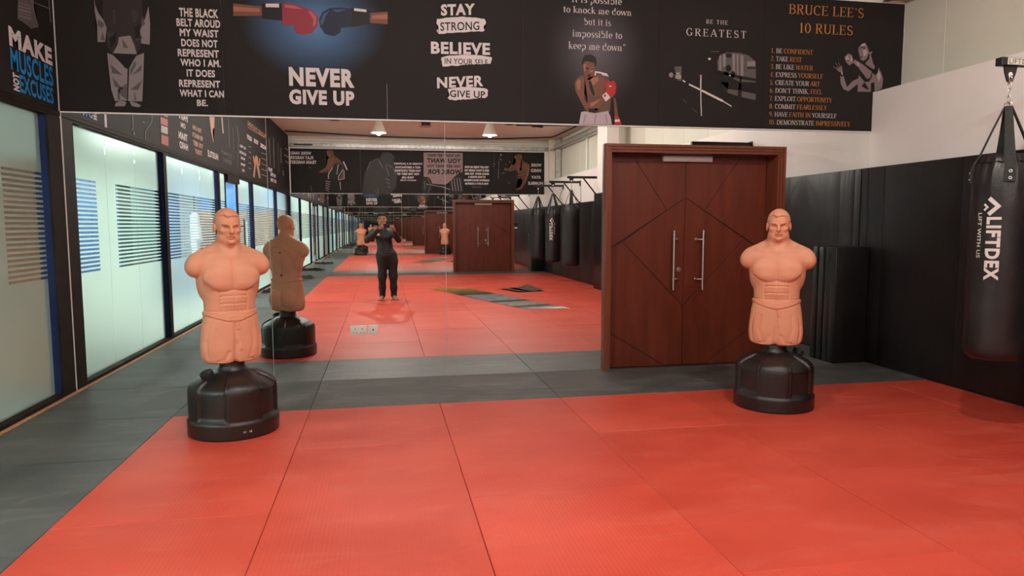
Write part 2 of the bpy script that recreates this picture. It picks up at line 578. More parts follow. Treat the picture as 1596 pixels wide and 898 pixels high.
        me.vertices.add(len(V)); me.vertices.foreach_set('co', V.astype(np.float32).ravel())
        me.loops.add(len(Q) * 4); me.loops.foreach_set('vertex_index', Q.ravel().astype(np.int32))
        me.polygons.add(len(Q)); me.polygons.foreach_set('loop_start', np.arange(0, len(Q) * 4, 4, dtype=np.int32))
        me.update(calc_edges=True); me.validate()
        me.shade_smooth()
        return me


# ------------------------------------------------------------------ lettering
_tcache = {}


def text_mesh_data(s, bold=0.0, spacing=1.0):
    spacing = spacing + bold * 2.6
    k = (s, bold, spacing)
    if k in _tcache: return _tcache[k]
    cu = bpy.data.curves.new('t', 'FONT'); cu.body = s; cu.size = 1; cu.offset = bold; cu.resolution_u = 3
    cu.space_character = spacing
    o = bpy.data.objects.new('t', cu); COL.objects.link(o)
    dg = bpy.context.evaluated_depsgraph_get()
    me = bpy.data.meshes.new_from_object(o.evaluated_get(dg))
    v = np.zeros(len(me.vertices) * 3, np.float32); me.vertices.foreach_get('co', v); v = v.reshape(-1, 3)[:, :2].copy()
    f = [tuple(p.vertices) for p in me.polygons]
    bpy.data.objects.remove(o); bpy.data.curves.remove(cu); bpy.data.meshes.remove(me)
    _tcache[k] = (v, f)
    return v, f


# own serif letters drawn as strokes on a unit-high grid; each stroke is a quad strip
def _strip(pts, ws):
    pts = [np.array(p, float) for p in pts]; out = []
    n = len(pts)
    for i in range(n):
        a = pts[max(0, i - 1)]; c = pts[min(n - 1, i + 1)]
        t = c - a; t /= (np.hypot(*t) + 1e-9); nn = np.array([-t[1], t[0]])
        out.append((pts[i] + nn * ws[i] / 2, pts[i] - nn * ws[i] / 2))
    qs = []
    for i in range(n - 1):
        qs.append([out[i][0], out[i][1], out[i + 1][1], out[i + 1][0]])
    return qs


TK, TN = .125, .05


def V_(x, y0=0., y1=1., s0=True, s1=True, w=None):
    w = TK if w is None else w
    q = _strip([(x, y0), (x, y1)], [w, w])
    sw = w / 2 + .085
    if s0: q += _strip([(x - sw, y0 + .022), (x + sw, y0 + .022)], [.05, .05])
    if s1: q += _strip([(x - sw, y1 - .022), (x + sw, y1 - .022)], [.05, .05])
    return q


def H_(x0, x1, y, tick=0.):
    q = _strip([(x0, y), (x1, y)], [TN, TN])
    if tick: q += _strip([(x1 - .02, y), (x1 - .02, y + tick)], [.05, .05])
    return q


def D_(p, q_, w, s0=False, s1=False):
    q = _strip([p, q_], [w, w])
    for pt, f in ((p, s0), (q_, s1)):
        if f: q += _strip([(pt[0] - .12, pt[1] + (.022 if pt[1] < .5 else -.022)), (pt[0] + .12, pt[1] + (.022 if pt[1] < .5 else -.022))], [.05, .05])
    return q


def A_(cx, cy, rx, ry, a0, a1, tk=None, tn=None, n=14):
    tk = TK if tk is None else tk; tn = TN if tn is None else tn
    P = []; W = []
    for i in range(n + 1):
        a = math.radians(a0 + (a1 - a0) * i / n)
        P.append((cx + rx * math.cos(a), cy + ry * math.sin(a))); W.append(tn + (tk - tn) * abs(math.cos(a)) ** 1.3)
    return _strip(P, W)


def dot_(x, y, r=.07):
    return [[np.array((x + r * math.cos(k * PI / 3), y + r * math.sin(k * PI / 3))) for k in range(6)]]


def serif_glyph(c):
    X = .5      # x height for lower case
    X = .66
    if c == 'A': return D_((.03, 0), (.36, 1), TN, True) + D_((.36, 1), (.69, 0), TK, False, True) + H_(.15, .58, .33), .74
    if c == 'B': return V_(.14) + A_(.34, .76, .22, .22, 90, -90) + A_(.36, .27, .26, .25, 90, -90) + H_(.14, .36, .97) + H_(.14, .38, .53) + H_(.14, .38, .03), .70
    if c == 'C': return A_(.40, .5, .32, .49, 45, 315) + _strip([(.65, .72), (.65, .95)], [.05, .05]), .74
    if c == 'D': return V_(.14) + A_(.34, .5, .36, .475, 90, -90) + H_(.14, .36, .97) + H_(.14, .36, .03), .80
    if c == 'E': return V_(.14) + H_(.14, .60, .97, -.18) + H_(.14, .48, .52) + H_(.14, .62, .03, .2) + _strip([(.46, .42), (.46, .62)], [.05, .05]), .68
    if c == 'F': return V_(.14) + H_(.14, .60, .97, -.18) + H_(.14, .48, .50) + _strip([(.46, .4), (.46, .6)], [.05, .05]), .63
    if c == 'G': return A_(.42, .5, .34, .49, 45, 300) + V_(.66, .06, .42, False, True) + _strip([(.66, .72), (.66, .95)], [.05, .05]), .82
    if c == 'H': return V_(.14) + V_(.66) + H_(.14, .66, .5), .82
    if c == 'I': return V_(.17), .36
    if c == 'K': return V_(.14) + D_((.2, .42), (.60, 1), TN, False, True) + D_((.30, .55), (.66, 0), TK, False, True), .74
    if c == 'L': return V_(.14) + H_(.14, .58, .03, .22), .63
    if c == 'M': return V_(.12, w=TN + .02) + D_((.12, 1), (.46, .05), TK) + D_((.46, .05), (.80, 1), TN) + V_(.80), .96
    if c == 'N': return V_(.12, w=TN + .02) + D_((.12, .98), (.68, .02), TK) + V_(.68, w=TN + .02), .82
    if c == 'O': return A_(.41, .5, .34, .49, 0, 360, n=24), .84
    if c == 'P': return V_(.14) + A_(.34, .73, .25, .25, 90, -90) + H_(.14, .36, .97) + H_(.14, .36, .49), .66
    if c == 'R': return V_(.14) + A_(.34, .75, .23, .23, 90, -90) + H_(.14, .36, .97) + H_(.14, .36, .52) + D_((.34, .5), (.64, 0), TK, False, True), .74
    if c == 'S': return A_(.31, .73, .21, .25, 40, 250, TK * .9) + A_(.31, .27, .23, .25, 80, -140, TK * .9) + D_((.2, .55), (.42, .47), TK) + _strip([(.49, .76), (.49, .97)], [.045, .045]) + _strip([(.1, .03), (.1, .24)], [.045, .045]), .62
    if c == 'T': return V_(.34, s1=False) + H_(.03, .65, .97) + _strip([(.05, .97), (.05, .77)], [.05, .05]) + _strip([(.63, .97), (.63, .77)], [.05, .05]), .68
    if c == 'U': return V_(.14, .3, 1, False) + A_(.39, .3, .25, .28, 180, 360, TK, TN) + V_(.64, .3, 1, False, w=TN + .02), .78
    if c == 'V': return D_((.03, 1), (.36, 0), TK, True) + D_((.36, 0), (.67, 1), TN, False, True), .70
    if c == 'W': return D_((.03, 1), (.28, 0), TK, True) + D_((.28, 0), (.5, 1), TN) + D_((.5, 1), (.75, 0), TK) + D_((.75, 0), (.97, 1), TN, False, True), 1.0
    if c == 'X': return D_((.05, 1), (.64, 0), TK, True, True) + D_((.62, 1), (.06, 0), TN, True, True), .70
    if c == 'Y': return D_((.03, 1), (.34, .45), TK, True) + D_((.34, .45), (.64, 1), TN, False, True) + V_(.34, 0, .48, True, False), .68
    if c == '0': return A_(.30, .5, .23, .49, 0, 360, n=24), .60
    if c == '1': return V_(.26, s1=False) + D_((.10, .82), (.26, .98), TN), .50
    if c == '2': return A_(.28, .74, .2, .24, 150, -40) + D_((.43, .6), (.08, .06), TN + .02) + H_(.06, .52, .05, .16), .58
    if c == '3': return A_(.26, .75, .2, .22, 150, -90) + A_(.26, .27, .24, .25, 90, -150), .56
    if c == '4': return V_(.38, 0, 1, True, False) + D_((.36, .98), (.05, .3), TN) + H_(.03, .54, .28), .58
    if c == '5': return H_(.14, .48, .95) + D_((.14, .95), (.12, .55), TN) + A_(.26, .31, .23, .28, 120, -150), .58
    if c == '6': return A_(.30, .30, .21, .28, 0, 360, n=20) + A_(.42, .42, .33, .55, 120, 190), .60
    if c == '7': return H_(.06, .52, .95) + D_((.50, .95), (.22, 0), TK * .8) + _strip([(.07, .95), (.07, .78)], [.05, .05]), .56
    if c == '8': return A_(.29, .76, .18, .21, 0, 360, n=18) + A_(.29, .28, .22, .26, 0, 360, n=20), .60
    if c == '9': return A_(.28, .70, .21, .28, 0, 360, n=20) + A_(.16, .58, .33, .55, 300, 370), .60
    if c == '.': return dot_(.12, .07), .28
    if c == ',': return dot_(.12, .07) + _strip([(.16, .06), (.07, -.16)], [.08, .03]), .28
    if c == "'": return dot_(.14, .93, .065) + _strip([(.18, .92), (.10, .72)], [.08, .03]), .26
    if c == '”': return serif_glyph("'")[0] + [[p + np.array((.2, 0)) for p in q] for q in serif_glyph("'")[0]], .46
    if c == '“': return [[np.array((.28 - p[0], 1.66 - p[1])) for p in q] for q in serif_glyph("'")[0]] + [[np.array((.48 - p[0], 1.66 - p[1])) for p in q] for q in serif_glyph("'")[0]], .46
    if c == ' ': return [], .30
    # lower case
    if c == 't': return V_(.18, .12, .86, False, False) + H_(.02, .36, X - .02) + A_(.30, .13, .12, .12, 180, 290, TK, TN), .38
    if c == 'o': return A_(.29, X / 2, .22, X / 2, 0, 360, n=20), .58
    if c == 'k': return V_(.13, 0, 1) + D_((.18, .26), (.46, X), TN, False, False) + D_((.26, .38), (.54, 0), TK * .9, False, True), .60
    if c == 'n': return V_(.13, 0, X) + A_(.30, X - .22, .18, .2, 170, 0, TK, TN) + V_(.48, 0, X - .2, True, False), .64
    if c == 'm': return V_(.13, 0, X) + A_(.28, X - .22, .16, .2, 170, 0) + V_(.44, 0, X - .2, True, False) + A_(.59, X - .22, .16, .2, 170, 0) + V_(.75, 0, X - .2, True, False), .92
    if c == 'u': return V_(.14, .2, X, False, True) + A_(.31, .22, .17, .21, 180, 350) + V_(.48, 0, X, True, True), .66
    if c == 'c': return A_(.29, X / 2, .21, X / 2, 50, 315), .50
    if c == 'e': return A_(.29, X / 2, .21, X / 2, 0, 315) + H_(.1, .5, X / 2), .54
    if c == 'd': return A_(.28, X / 2, .20, X / 2, 0, 360, n=20) + V_(.48, 0, 1, True, True), .64
    if c == 'b': return A_(.34, X / 2, .20, X / 2, 0, 360, n=20) + V_(.14, 0, 1, False, True), .62
    if c == 'p': return A_(.34, X / 2, .20, X / 2, 0, 360, n=20) + V_(.14, -.3, X, True, True), .62
    if c == 'w': return D_((.03, X), (.22, 0), TK, True) + D_((.22, 0), (.40, X), TN) + D_((.40, X), (.60, 0), TK) + D_((.60, 0), (.78, X), TN, False, True), .82
    if c == 'i': return V_(.15, 0, X) + dot_(.15, .88, .085), .34
    if c == 'l': return V_(.15, 0, 1), .34
    if c == 's': return A_(.24, X * .73, .15, X * .26, 40, 250, TK * .9) + A_(.24, X * .27, .17, X * .26, 80, -140, TK * .9) + D_((.16, X * .56), (.32, X * .46), TK * .9), .46
    return [], .3


def serif_data(s, track=0.0):
    """returns quads in em units and the width"""
    x = 0; qs = []
    track = track + .05
    for ch in s:
        g, w = serif_glyph(ch)
        for q in g: qs.append([p + np.array((x, 0)) for p in q])
        x += w + track
    return qs, x - track


class Wall:
    """a flat printed surface: (u, z) on the wall -> world, u runs the way the letters are read"""
    def __init__(s, kind):
        s.kind = kind
        s.base = {'front': D - .022, 'back': YB + .022, 'left': XL + .012}[kind]
        s.sgn = {'front': 1, 'back': -1, 'left': 1}[kind]

    def px(s, px, py, mirrored=False):
        """point of the photograph -> (u, z) on the wall"""
        if s.kind == 'front':
            x, z = yplane(px, py, s.base); return x, z
        if s.kind == 'back':
            x, z = yplane(px, py, 2 * D - s.base); return -x, z
        y, z = xplane(px, py, s.base)
        return (2 * D - y if mirrored else y), z

    def world(s, u, z, layer):
        o = .0012 * layer + .003
        z = min(z, 3.8718)
        if s.kind == 'front': return (u, s.base - o, z)
        if s.kind == 'back': return (-u, s.base + o, z)
        return (s.base + o, u, z)


WF, WBK, WL = Wall('front'), Wall('back'), Wall('left')


def print_poly(wall, name, mat, polys, parent, layer=1, crop=None, mirrored=False, kind=None):
    """polys in photograph pixels (or crop pixels with crop=(ox, oy, scale))"""
    mb = MB()
    for P in polys:
        pts = []
        for x, y in P:
            if crop: x, y = crop[0] + x / crop[2], crop[1] + y / crop[2]
            u, z = wall.px(x, y, mirrored)
            pts.append(wall.world(u, z, layer))
        mb.poly(pts)
    bmesh.ops.triangulate(mb.bm, faces=mb.bm.faces)
    return mb.obj(name, mat, parent, kind=kind, recalc=False)


def print_text(wall, s, box, mat, parent, layer=2, bold=.02, shear=0., serif=False, track=0., mirrored=False, vertical=False, name='lettering', inset=None):
    """box = px left, top at left, px right, bottom at left (capital height), as it stands in the photograph"""
    xl, yt, xr, yb = box
    uA, zt = wall.px(xl, yt, mirrored); _, zb = wall.px(xl, yb, mirrored)
    if wall.kind == 'back' or mirrored:
        uB, zt2 = wall.px(xr, yt, mirrored)
        # letters begin at the far side: the height is read at the picture's left end
        u0, u1 = min(uA, uB), max(uA, uB)
    else:
        uB, _ = wall.px(xr, yt, mirrored); u0, u1 = uA, uB
    return text_at(wall, s, u0, u1, zb, zt, mat, parent, layer, bold, shear, serif, track, vertical, name)


def text_at(wall, s, u0, u1, zb, zt, mat, parent, layer=2, bold=.02, shear=0., serif=False, track=0., vertical=False, name='lettering'):
    mb = MB()
    if serif:
        qs, w = serif_data(s, track)
        sx = (u1 - u0) / w; sz = zt - zb
        for q in qs:
            mb.poly([wall.world(u0 + p[0] * sx, zb + p[1] * sz + shear * p[0] * sx, layer) for p in q])
    else:
        v, f = text_mesh_data(s, bold, 1 + track)
        lo = v.min(0); hi = v.max(0)
        hasdesc = any(c in s for c in ',;') ; lo_y = 0.0 if hasdesc else lo[1]
        for tri in f:
            pts = []
            for i in tri:
                a = (v[i][0] - lo[0]) / (hi[0] - lo[0]); c = (v[i][1] - lo_y) / (hi[1] - lo_y)
                if vertical:
                    pts.append(wall.world(u0 + (1 - c) * (u1 - u0), zb + a * (zt - zb), layer))
                else:
                    pts.append(wall.world(u0 + a * (u1 - u0), zb + c * (zt - zb) + shear * a * (u1 - u0), layer))
            mb.poly(pts)
    bmesh.ops.triangulate(mb.bm, faces=mb.bm.faces)
    return mb.obj(name, mat, parent, recalc=False)


def ellipse(cx, cy, rx, ry, n=20, a0=0, a1=360):
    return [(cx + rx * math.cos(math.radians(a0 + (a1 - a0) * i / n)), cy + ry * math.sin(math.radians(a0 + (a1 - a0) * i / n))) for i in range(n if a1 - a0 == 360 else n + 1)]


def line(p, q, w):
    dx, dy = q[0] - p[0], q[1] - p[1]; L = math.hypot(dx, dy); nx, ny = -dy / L * w / 2, dx / L * w / 2
    return [(p[0] + nx, p[1] + ny), (q[0] + nx, q[1] + ny), (q[0] - nx, q[1] - ny), (p[0] - nx, p[1] - ny)]

# ================================================================== THE SETTING
floor_ = struct(box_obj('floor', MT['underlay'], -2.9, 5.65, -9.0, 7.2, -.09, -.032))
CEIL = 4.25
struct(box_obj('ceiling', MT['ceil'], -3.0, 6.0, -9.2, 7.4, CEIL, CEIL + .1))


# floor mats: 1.05 m wide, 2.1 m long, staggered
def mat_mesh(w, l):
    mb = MB()
    g = .0014; c = .003; t = .032
    x0, x1, y0, y1 = -w / 2 + g, w / 2 - g, -l / 2 + g, l / 2 - g
    a = [(x0, y0, -t), (x1, y0, -t), (x1, y1, -t), (x0, y1, -t)]
    b_ = [(x0, y0, -c), (x1, y0, -c), (x1, y1, -c), (x0, y1, -c)]
    d = [(x0 + c, y0 + c, 0), (x1 - c, y0 + c, 0), (x1 - c, y1 - c, 0), (x0 + c, y1 - c, 0)]
    V = [[mb.bm.verts.new(p) for p in r] for r in (a, b_, d)]
    for A, B in zip(V, V[1:]):
        for k in range(4):
            mb.bm.faces.new((A[k], A[(k + 1) % 4], B[(k + 1) % 4], B[k]))
    mb.bm.faces.new(V[-1])
    return mb.mesh('mat')


_mm = {}


def place_mat(x0, x1, y0, y1, mat, dz=0.):
    k = (round(x1 - x0, 3), round(y1 - y0, 3), mat)
    if k not in _mm:
        me = mat_mesh(x1 - x0, y1 - y0); me.materials.append(MT[mat]); _mm[k] = me
    o = link('mat', _mm[k], None, floor_, ((x0 + x1) / 2, (y0 + y1) / 2, dz))
    o.rotation_euler = (random.uniform(-.0004, .0004), random.uniform(-.0008, .0008), random.uniform(-.0008, .0008))
    if mat == 'grey_mat': o['label'] = 'charcoal grey foam mat'
    return o


XE = [-1.66, -.61, .45, 1.50, 2.56, 3.60, 4.66, 5.17]
YT, YBOT = 5.78, -7.62
for i in range(7):
    y = YT
    first = 1.045 if i % 2 == 1 else 2.09
    if i == 6: first = 2.09
    n = first
    while y > YBOT + .02:
        y2 = max(YBOT, y - n)
        place_mat(XE[i], XE[i + 1], y2, y, 'red_mat', random.uniform(-.0012, .0012))
        y = y2; n = 2.09
# grey front strip and back strip
for (y0, y1) in ((YT, D), (YB, YBOT)):
    xe = [-1.66 - .0, -.61, 1.50, 3.60, 5.17]
    for a, c in zip(xe, xe[1:]):
        if y1 == D and c > 5: c = 5.2
        place_mat(a, c, y0, y1, 'grey_mat', random.uniform(-.001, .001))
y = D
for h in (1.07, 1.03) + (2.09,) * 6 + (.9,):
    y2 = max(YB, y - h)
    place_mat(-2.735, -1.66, y2, y, 'grey_mat', random.uniform(-.001, .001))
    y = y2


# ---- end walls with the double doors and the mirrors (the back wall is the same assembly turned round)
DX = 3.234            # door centre


def end_wall(name, back):
    mb = MB()
    s = -1 if back else 1
    y0, y1 = (D + .012, D + .30) if not back else (YB - .30, YB - .012)
    mb.box(-3.0, DX - .97, y0, y1, -.03, 2.5)
    mb.box(DX + .97, 5.9, y0, y1, -.03, 2.5)
    mb.box(DX - .98, DX + .98, y0, y1, 2.30, 2.5)
    if back:
        mb.box(-3.0, 5.9, YB - .3, YB + .012, 2.5, 4.4)
    else:
        mb.box(-3.0, 5.9, D - .014, D + .3, 2.5, 4.4)
    return struct(mb.obj(name, MT['white_wall']))


end_wall('wall_front', False)
end_wall('wall_back', True)


def door(name, loc, rz, label):
    d = bpy.data.objects.new(name, None); COL.objects.link(d)
    d.location = loc; d.rotation_euler = (0, 0, rz); d['kind'] = 'structure'; d['label'] = label
    # stepped architrave
    fr = MB()
    for (xa, za, xb, zb, yf) in ((1.001, 2.325, .975, 2.299, -.052), (.975, 2.299, .948, 2.272, -.036), (.948, 2.272, .925, 2.243, -.020)):
        fr.box(-xa, -xb, yf, .0, -.03, za); fr.box(xb, xa, yf, .0, -.03, za); fr.box(-xb, xb, yf, .0, zb, za)
    # jamb linings of the reveal
    fr.box(-.965, -.925, 0, .27, -.03, 2.285); fr.box(.925, .965, 0, .27, -.03, 2.285); fr.box(-.925, .925, 0, .27, 2.243, 2.285)
    fr.obj('architrave', MT['frame_wood'], d)
    Y = .20
    for side in (-1, 1):
        leaf = box_obj('leaf', MT['groove'], min(side * .922, side * .003) , max(side * .922, side * .003), Y + .004, Y + .045, -.03, 2.238, d)
        o = side
        sx = -.024                     # meeting stile stands a touch left of centre
        T, Bm = 2.236, -.028
        ap = (-.022, 1.795); lv = (-.03, .627)
        if side < 0:
            L = -.919; R = -.025
            l2 = (L, 1.225); d1t = (-.625, T); d1b = (-.232, 1.658); d3 = (-.726, 1.324); l4 = (L, .385); l4b = (-.235, Bm)
            polys = [[(L, T), (L, l2[1]), d1b, d1t], [d1t, d1b, ap, (R, T)], [ap, d3, lv],
                     [l2, l4, l4b, (R, Bm), lv, d3], [l4, (L, Bm), l4b]]
        else:
            L = -.021; R = .919
            r2 = (R, 1.209); d2t = (.615, T); d2b = (.196, 1.658); d5 = (.680, 1.350); r4 = (R, .455); r4b = (.24, Bm)
            polys = [[(L, T), ap, d2b, d2t], [d2t, d2b, r2, (R, T)], [ap, lv, d5], [r2, d5, lv, (L, Bm), r4b, r4], [r4, r4b, (R, Bm)]]
        for P in polys:
            # shrink a little so that the joint shows, 4 mm proud of the backing
            c = Vector((sum(p[0] for p in P) / len(P), 0, sum(p[1] for p in P) / len(P)))
            n = len(P); q = []
            area = sum(P[i][0] * P[(i + 1) % n][1] - P[(i + 1) % n][0] * P[i][1] for i in range(n))
            sg = 1 if area > 0 else -1
            for i in range(n):
                p0 = Vector(P[i - 1]); p1 = Vector(P[i]); p2 = Vector(P[(i + 1) % n])
                e1 = (p1 - p0).normalized(); e2 = (p2 - p1).normalized()
                n1 = Vector((-e1.y, e1.x)) * sg; n2 = Vector((-e2.y, e2.x)) * sg
                bis = (n1 + n2); bis = bis / max(.35, bis.dot(n1)) if bis.length > .1 else n1
                q.append(p1 + bis * .0035)
            pm = MB()
            f_ = [pm.bm.verts.new((p.x, Y - .002, p.y)) for p in q]; k_ = [pm.bm.verts.new((p.x, Y + .004, p.y)) for p in q]
            pm.bm.faces.new(f_); pm.bm.faces.new(k_[::-1])
            for i in range(n): pm.bm.faces.new((f_[i], k_[i], k_[(i + 1) % n], f_[(i + 1) % n]))
            pm.obj('panel', MT['veneer'], leaf)
        hx = -.170 if side < 0 else .165
        hb = MB()
        hb.cyl((hx, Y - .07, .80), (hx, Y - .07, 1.445), .0145, n=16)
        for hz in (.915, 1.345):
            ft = hx + (.055 if side < 0 else -.055)
            hb.tube([(hx, Y - .07, hz), (hx, Y - .072, hz), ((hx + ft) / 2, Y - .066, hz), (ft, Y - .05, hz), (ft, Y, hz)], .0085, 10)
            hb.cyl((ft, Y - .008, hz), (ft, Y - .002, hz), .016, n=14)
        h = hb.obj('handle', MT['brushed'], leaf, smooth=50); h['label'] = 'brushed steel pull bar'
        if side < 0:
            lk = MB(); lk.cyl((-.088, Y - .014, 1.021), (-.088, Y - .002, 1.021), .027, n=24); lk.cyl((-.088, Y - .02, 1.021), (-.088, Y - .014, 1.021), .016, n=18)
            lk.box(-.0895, -.0865, Y - .022, Y - .019, 1.012, 1.030)
            lk.obj('lock', MT['brushed'], leaf, smooth=40)
    c = MB(); c.box(-.30, .26, Y - .055, Y - .004, 2.172, 2.234, .006); c.box(-.29, .25, Y - .056, Y - .05, 2.188, 2.196)
    k = c.obj('door_closer', MT['white_plastic'], d); k['label'] = 'pale closer box under the head of the frame'
    return d


door('door_1', (DX, D, 0), 0, 'red-brown double door with angular inlaid lines between mirror and padding')
door('door_2', (DX, YB, 0), PI, 'matching double door on the far wall, seen in the mirror')


def mirror(x0, x1, z0, z1, back, label):
    if not back:
        o = box_obj('mirror_panel', MT['mirror'], x0, x1, D, D + .006, z0, z1)
    else:
        o = box_obj('mirror_panel', MT['mirror'], x0, x1, YB - .006, YB, z0, z1)
    return tag(o, label, 'mirror', 'wall mirror panels')


G = .0022
mirror(XL + .016, -1.048 - G, 0, 2.497, 0, 'tall frameless mirror sheet at the glass partition, behind the left dummy')
mirror(-1.048 + G, .611 - G, 0, 2.497, 0, 'tall mirror sheet with the two sockets cut into it')
mirror(.611 + G, DX - 1.003, 0, 2.497, 0, 'tall mirror sheet directly left of the wooden door')
mirror(DX - 1.001, DX + 1.003, 2.33, 2.497, 0, 'low mirror strip above the wooden door frame')
mirror(DX + 1.004, XW - .002, 0, 2.497, 0, 'mirror sheet right of the wooden door, behind the right dummy')
mirror(XL + .016, -1.048 - G, 0, 2.497, 1, 'far wall mirror sheet beside the glass partition')
mirror(-1.048 + G, .611 - G, 0, 2.497, 1, 'far wall mirror sheet under the hooded figure banner')
mirror(.611 + G, DX - 1.003, 0, 2.497, 1, 'far wall mirror sheet adjoining its wooden door')
mirror(DX - 1.001, DX + 1.003, 2.33, 2.497, 1, 'far wall mirror strip over the door head')
mirror(DX + 1.004, XW - .002, 0, 2.497, 1, 'far wall mirror sheet beside the padded wall')
struct(box_obj('trim_1', MT['white_wall'], XL + .002, XL + .014, D - .006, D + .004, 0, 2.5))

# ---- left wall: bulkhead above the glazing, frames, panes with frosted film
struct(box_obj('wall_left', MT['print_black'], -3.0, XL, -9.0, D + .3, 2.513, 4.4))
struct(MB().box(-2.90, XL + .012, -8.7, D - .002, 2.470, 2.513, .003).box(-2.90, XL + .004, -8.7, D - .002, 2.452, 2.470).obj('trim_2', MT['black_frame']))
struct(MB().box(-2.90, XL + .010, -8.7, -2.3, -.03, .035).box(-2.90, XL + .010, .07, D - .002, -.03, .035).obj('trim_3', MT['black_frame']))
struct(box_obj('baseboard_left', MT['oak'], XL + .011, -2.737, -8.7, D - .002, -.03, .008, bev=.003))


def post(y0, y1, n, slim=False):
    if slim:
        return box_obj('trim_%d' % n, MT['black_frame'], -2.872, -2.832, y0, y1, -.03, 2.452, kind='structure')
    p = box_obj('trim_%d' % n, MT['blue_frame'], -2.90, XL - .010, y0, y1, -.03, 2.452, kind='structure')
    q = MB().box(XL - .010, XL + .008, y0 + .002, y1 - .002, -.03, 2.452, .002).obj('cover_strip', MT['black_frame'], p)
    return p


post(6.60, D - .001, 4)
post(3.80, 3.93, 5)
post(.74, .86, 6)
post(.03, .07, 7, True)
post(-1.08, -1.04, 8, True)
post(-2.46, -2.32, 9)
post(-5.95, -5.80, 10)
post(-8.70, -8.58, 11)
GX = -2.848
Z0, Z1 = .036, 2.452
BZ0, BZ1 = 1.052, 1.977


def glazing(name, y0, y1, joints, clear, label):
    w = bpy.data.objects.new(name, None); COL.objects.link(w); w['kind'] = 'structure'; w['label'] = label
    ys = [y0] + joints + [y1]
    for a, c in zip(ys, ys[1:]):
        box_obj('pane', MT['glass'], GX - .008, GX, a + .0015, c - .0015, Z0 - .01, Z1 + .01, w)
    mb = MB(); X = GX + .0006

    def q(a, c, z0, z1):
        mb.poly([(X, a, z0), (X, c, z0), (X, c, z1), (X, a, z1)])
    for a, c in zip(ys, ys[1:]):
        a += .002; c -= .002
        q(a, c, Z0, BZ0); q(a, c, BZ1, Z1)
        n = 22; p = (BZ1 - BZ0) / n
        for k in range(n):
            q(a, c, BZ0 + p * k + p * .52, BZ0 + p * (k + 1))
        for k in range(n):
            # the clear gaps, closed where the film runs through
            segs = [(max(a, u), min(c, v)) for u, v in clear if min(c, v) > max(a, u)]
            cur = a
            for u, v in segs:
                if u - cur > .001: q(cur, u, BZ0 + p * k, BZ0 + p * k + p * .52)
                cur = v
            if c - cur > .001: q(cur, c, BZ0 + p * k, BZ0 + p * k + p * .52)
    f = mb.obj('frosted_film', MT['frost'], w, recalc=False); f['label'] = 'frosted film with clear slots at eye height'
    return w


glazing('window_1', 3.93, 6.60, [4.80, 5.68], [(3.9, 5.44), (5.96, 6.7)], 'frosted glass bay beside the mirror wall')
glazing('window_2', .86, 3.80, [1.84, 2.82], [(0, 9)], 'second frosted glass bay, seen in the mirror')
glazing('window_3', .07, .74, [], [(0, 9)], 'narrow frosted sidelight next to the doorway')
glazing('window_4', -5.80, -2.46, [-4.7, -3.6], [(-9, 9)], 'frosted glass bay past the glass door')
glazing('window_5', -8.58, -5.95, [-7.7, -6.8], [(-9, 9)], 'farthest frosted glass bay, by the back wall')
gd = glazing('door_3', -2.30, -1.08, [], [(-9, 9)], 'glass door leaf with stripes and black bar handle')
hd = MB(); hd.cyl((GX + .07, -1.30, .86), (GX + .07, -1.30, 1.64), .014, n=12)
for hz in (1.0, 1.5): hd.cyl((GX + .07, -1.30, hz), (GX, -1.30, hz), .008, n=8)
hd.obj('handle', MT['blackmetal'], gd, smooth=40)['label'] = 'black bar handle'
struct(MB().box(-2.90, XL, -1.02, .03, 2.33, 2.452).obj('trim_12', MT['black_frame']))

# ---- the room behind the glass
struct(box_obj('floor_office', MT['office_floor'], -6.6, -2.9, -9.0, 7.6, -.09, -.03))
struct(box_obj('ceiling_office', MT['office_wall'], -6.6, -2.9, -9.0, 7.6, 2.85, 2.95))
struct(box_obj('wall_office_outer', MT['office_wall'], -6.6, -6.45, -9.0, 7.6, -.03, 2.85))
struct(box_obj('wall_office_front', MT['office_wall'], -6.45, -2.9, 7.45, 7.6, -.03, 2.85))
struct(box_obj('wall_office_back', MT['office_wall'], -6.45, -2.9, -9.0, -8.85, -.03, 2.85))
tag(MB().box(-5.6, -2.93, 7.15, 7.40, -.03, 2.12, .004).obj('brown_cupboard', MT['partition']), 'brown wooden cupboard seen through the clear slots of the nearest glass', 'cupboard')
c1 = empty('office_partition', 'brown partition with a blue upper band seen through the glass doorway', 'partition', (0, 0, 0))
box_obj('wood_panel', MT['partition'], -5.3, -2.95, -8.2, -8.1, -.03, 1.95, c1)
box_obj('upper_band', MT['office_blue'], -5.3, -2.95, -8.2, -8.1, 1.95, 2.84, c1)
for (ya, yb, mt, zt, lb, nm, cat) in ((-3.7, -1.4, 'office_blue', 2.7, 'tall blue locker block behind the glass, seen through the slots nearest the mirror edge', 'locker_block', 'lockers'),
                                      (-6.5, -4.5, 'office_teal', 2.7, 'dark teal locker block behind the glass, between the two blue ones', 'locker_block', 'lockers'),
                                      (-8.6, -6.7, 'office_blue', 2.6, 'blue locker block behind the glass, in the far corner', 'locker_block', 'lockers')):
    L_ = empty(nm, lb, cat, (-6.19, (ya + yb) / 2, 0), 0, 'lockers behind the glass partition')
    hw = (yb - ya) / 2
    box_obj('carcass', MT[mt], -.24, .22, -hw, hw, -.03, zt, L_)
    for k in range(3):
        a = -hw + k * (2 * hw / 3)
        box_obj('door', MT[mt], .222, .24, a + .01, a + 2 * hw / 3 - .01, .05, zt - .05, L_, bev=.004)
